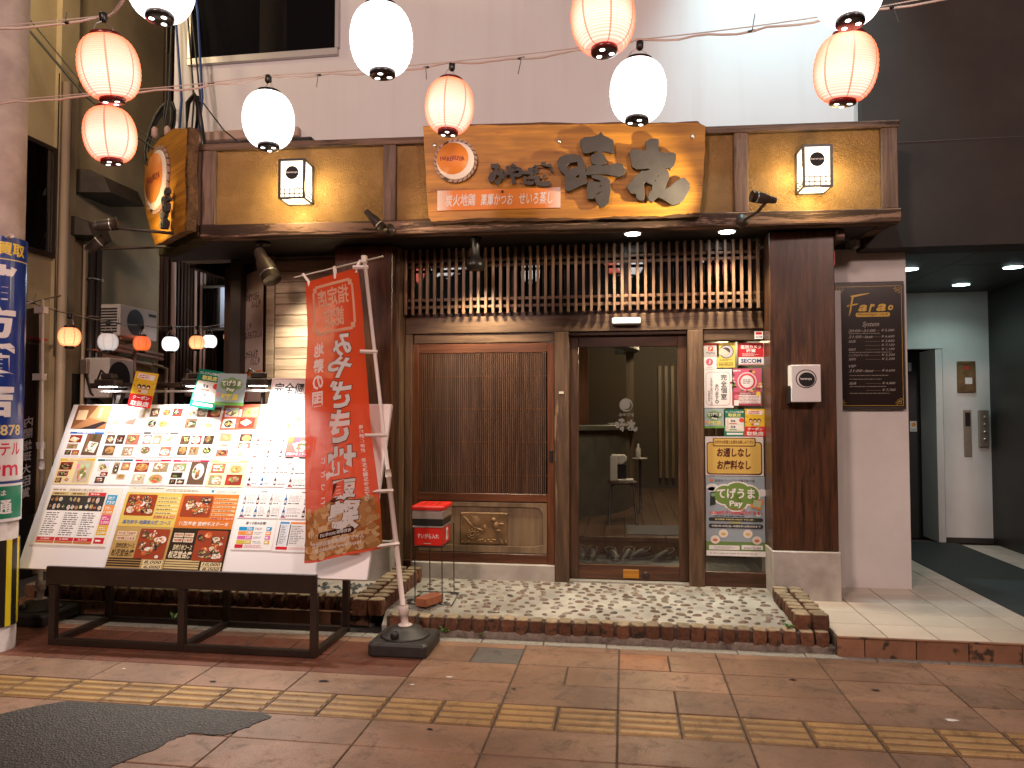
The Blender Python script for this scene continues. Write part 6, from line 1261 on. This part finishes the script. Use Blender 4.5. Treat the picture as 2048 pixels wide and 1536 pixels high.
# overhead cable bundle and black bracket at the canopy corner
cbz=E('cable_bundle','bundle of black and blue cables dropping to the canopy corner','cable',(-3.9,6.0,3.6))
for i,(x0,x1,m) in enumerate(((-3.86,-3.72,'cable_black'),(-3.80,-3.70,'cable_blue'),(-3.9,-3.78,'cable_black'),(-4.05,-4.02,'cable_black'),(-4.1,-4.05,'cable_black'),(-4.02,-3.9,'cable_blue'))):
    G().tube([(x0-.25,6.28,6.2),(x0-.02,6.2,5.2),(x1,6.1,4.35),(x1+.02*(i%3),6.0,3.9),(x1+.05,5.95,3.72)],.012 if i%2 else .009,6).build('cable',m,cbz)
for r_,y in ((.22,6.10),(.19,6.12),(.24,6.14)):
    G().tube([(-4.12+r_*.45*math.cos(R(a)),y+.12*math.sin(R(a)),4.05+r_*1.5*math.sin(R(a))) for a in range(0,361,24)],.014,6).build('cable_coil','cable_black',cbz)
for k,(x,z) in enumerate(((-4.02,3.98),(-3.90,3.98))): G().lathe([(.012,z-.05),(.026,z-.03),(.026,z+.03),(.012,z+.05)],10,(x,5.9,0)).build('insulator','pipe_pink',cbz)
G().tube([(-3.62,5.85,3.70),(-3.58,5.85,4.2),(-3.62,5.85,4.27),(-3.68,5.85,4.2),(-3.70,5.85,3.72)],.022,8).build('bracket_arm','metal_black',cbz); G().tube([(-3.50,5.85,3.69),(-3.60,5.85,4.25)],.022,8).build('bracket_arm','metal_black',cbz); G().tube([(-3.55,5.86,4.2),(-3.4,5.95,3.98),(-3.3,6.0,3.9)],.006,5).build('stay_wire','cable_black',cbz); BX('cable_duct','metal_black',cbz,-3.42,-2.75,6.28,6.36,3.93,4.02,.01)
G().tube([(-5.5,6.0,5.2),(-4.7,5.9,4.35),(-3.95,5.9,3.78)],.011,6).build('service_cable','cable_black',cbz); G().tube([(-5.5,6.02,5.3),(-4.7,5.92,4.42),(-3.95,5.9,3.84)],.006,6).build('service_cable','cable_black',cbz)
lamp('alley_fill_light','POINT',(-4.9,5.3,5.7),32,(1,.78,.42),size=.2)  # unseen warm fill light above the alley mouth, without any fixture
# interior lamps of the restaurant, plus an unseen one added to brighten the entrance
lamp('restaurant_light','POINT',(.3,8.0,2.8),22,(1,.80,.52),size=.12); lamp('restaurant_light','POINT',(.7,10.6,2.5),34,(1,.78,.48),size=.12); lamp('restaurant_light','POINT',(.0,6.95,2.75),16,(1,.84,.6),size=.1)
bpy.data.scenes.remove(TS)
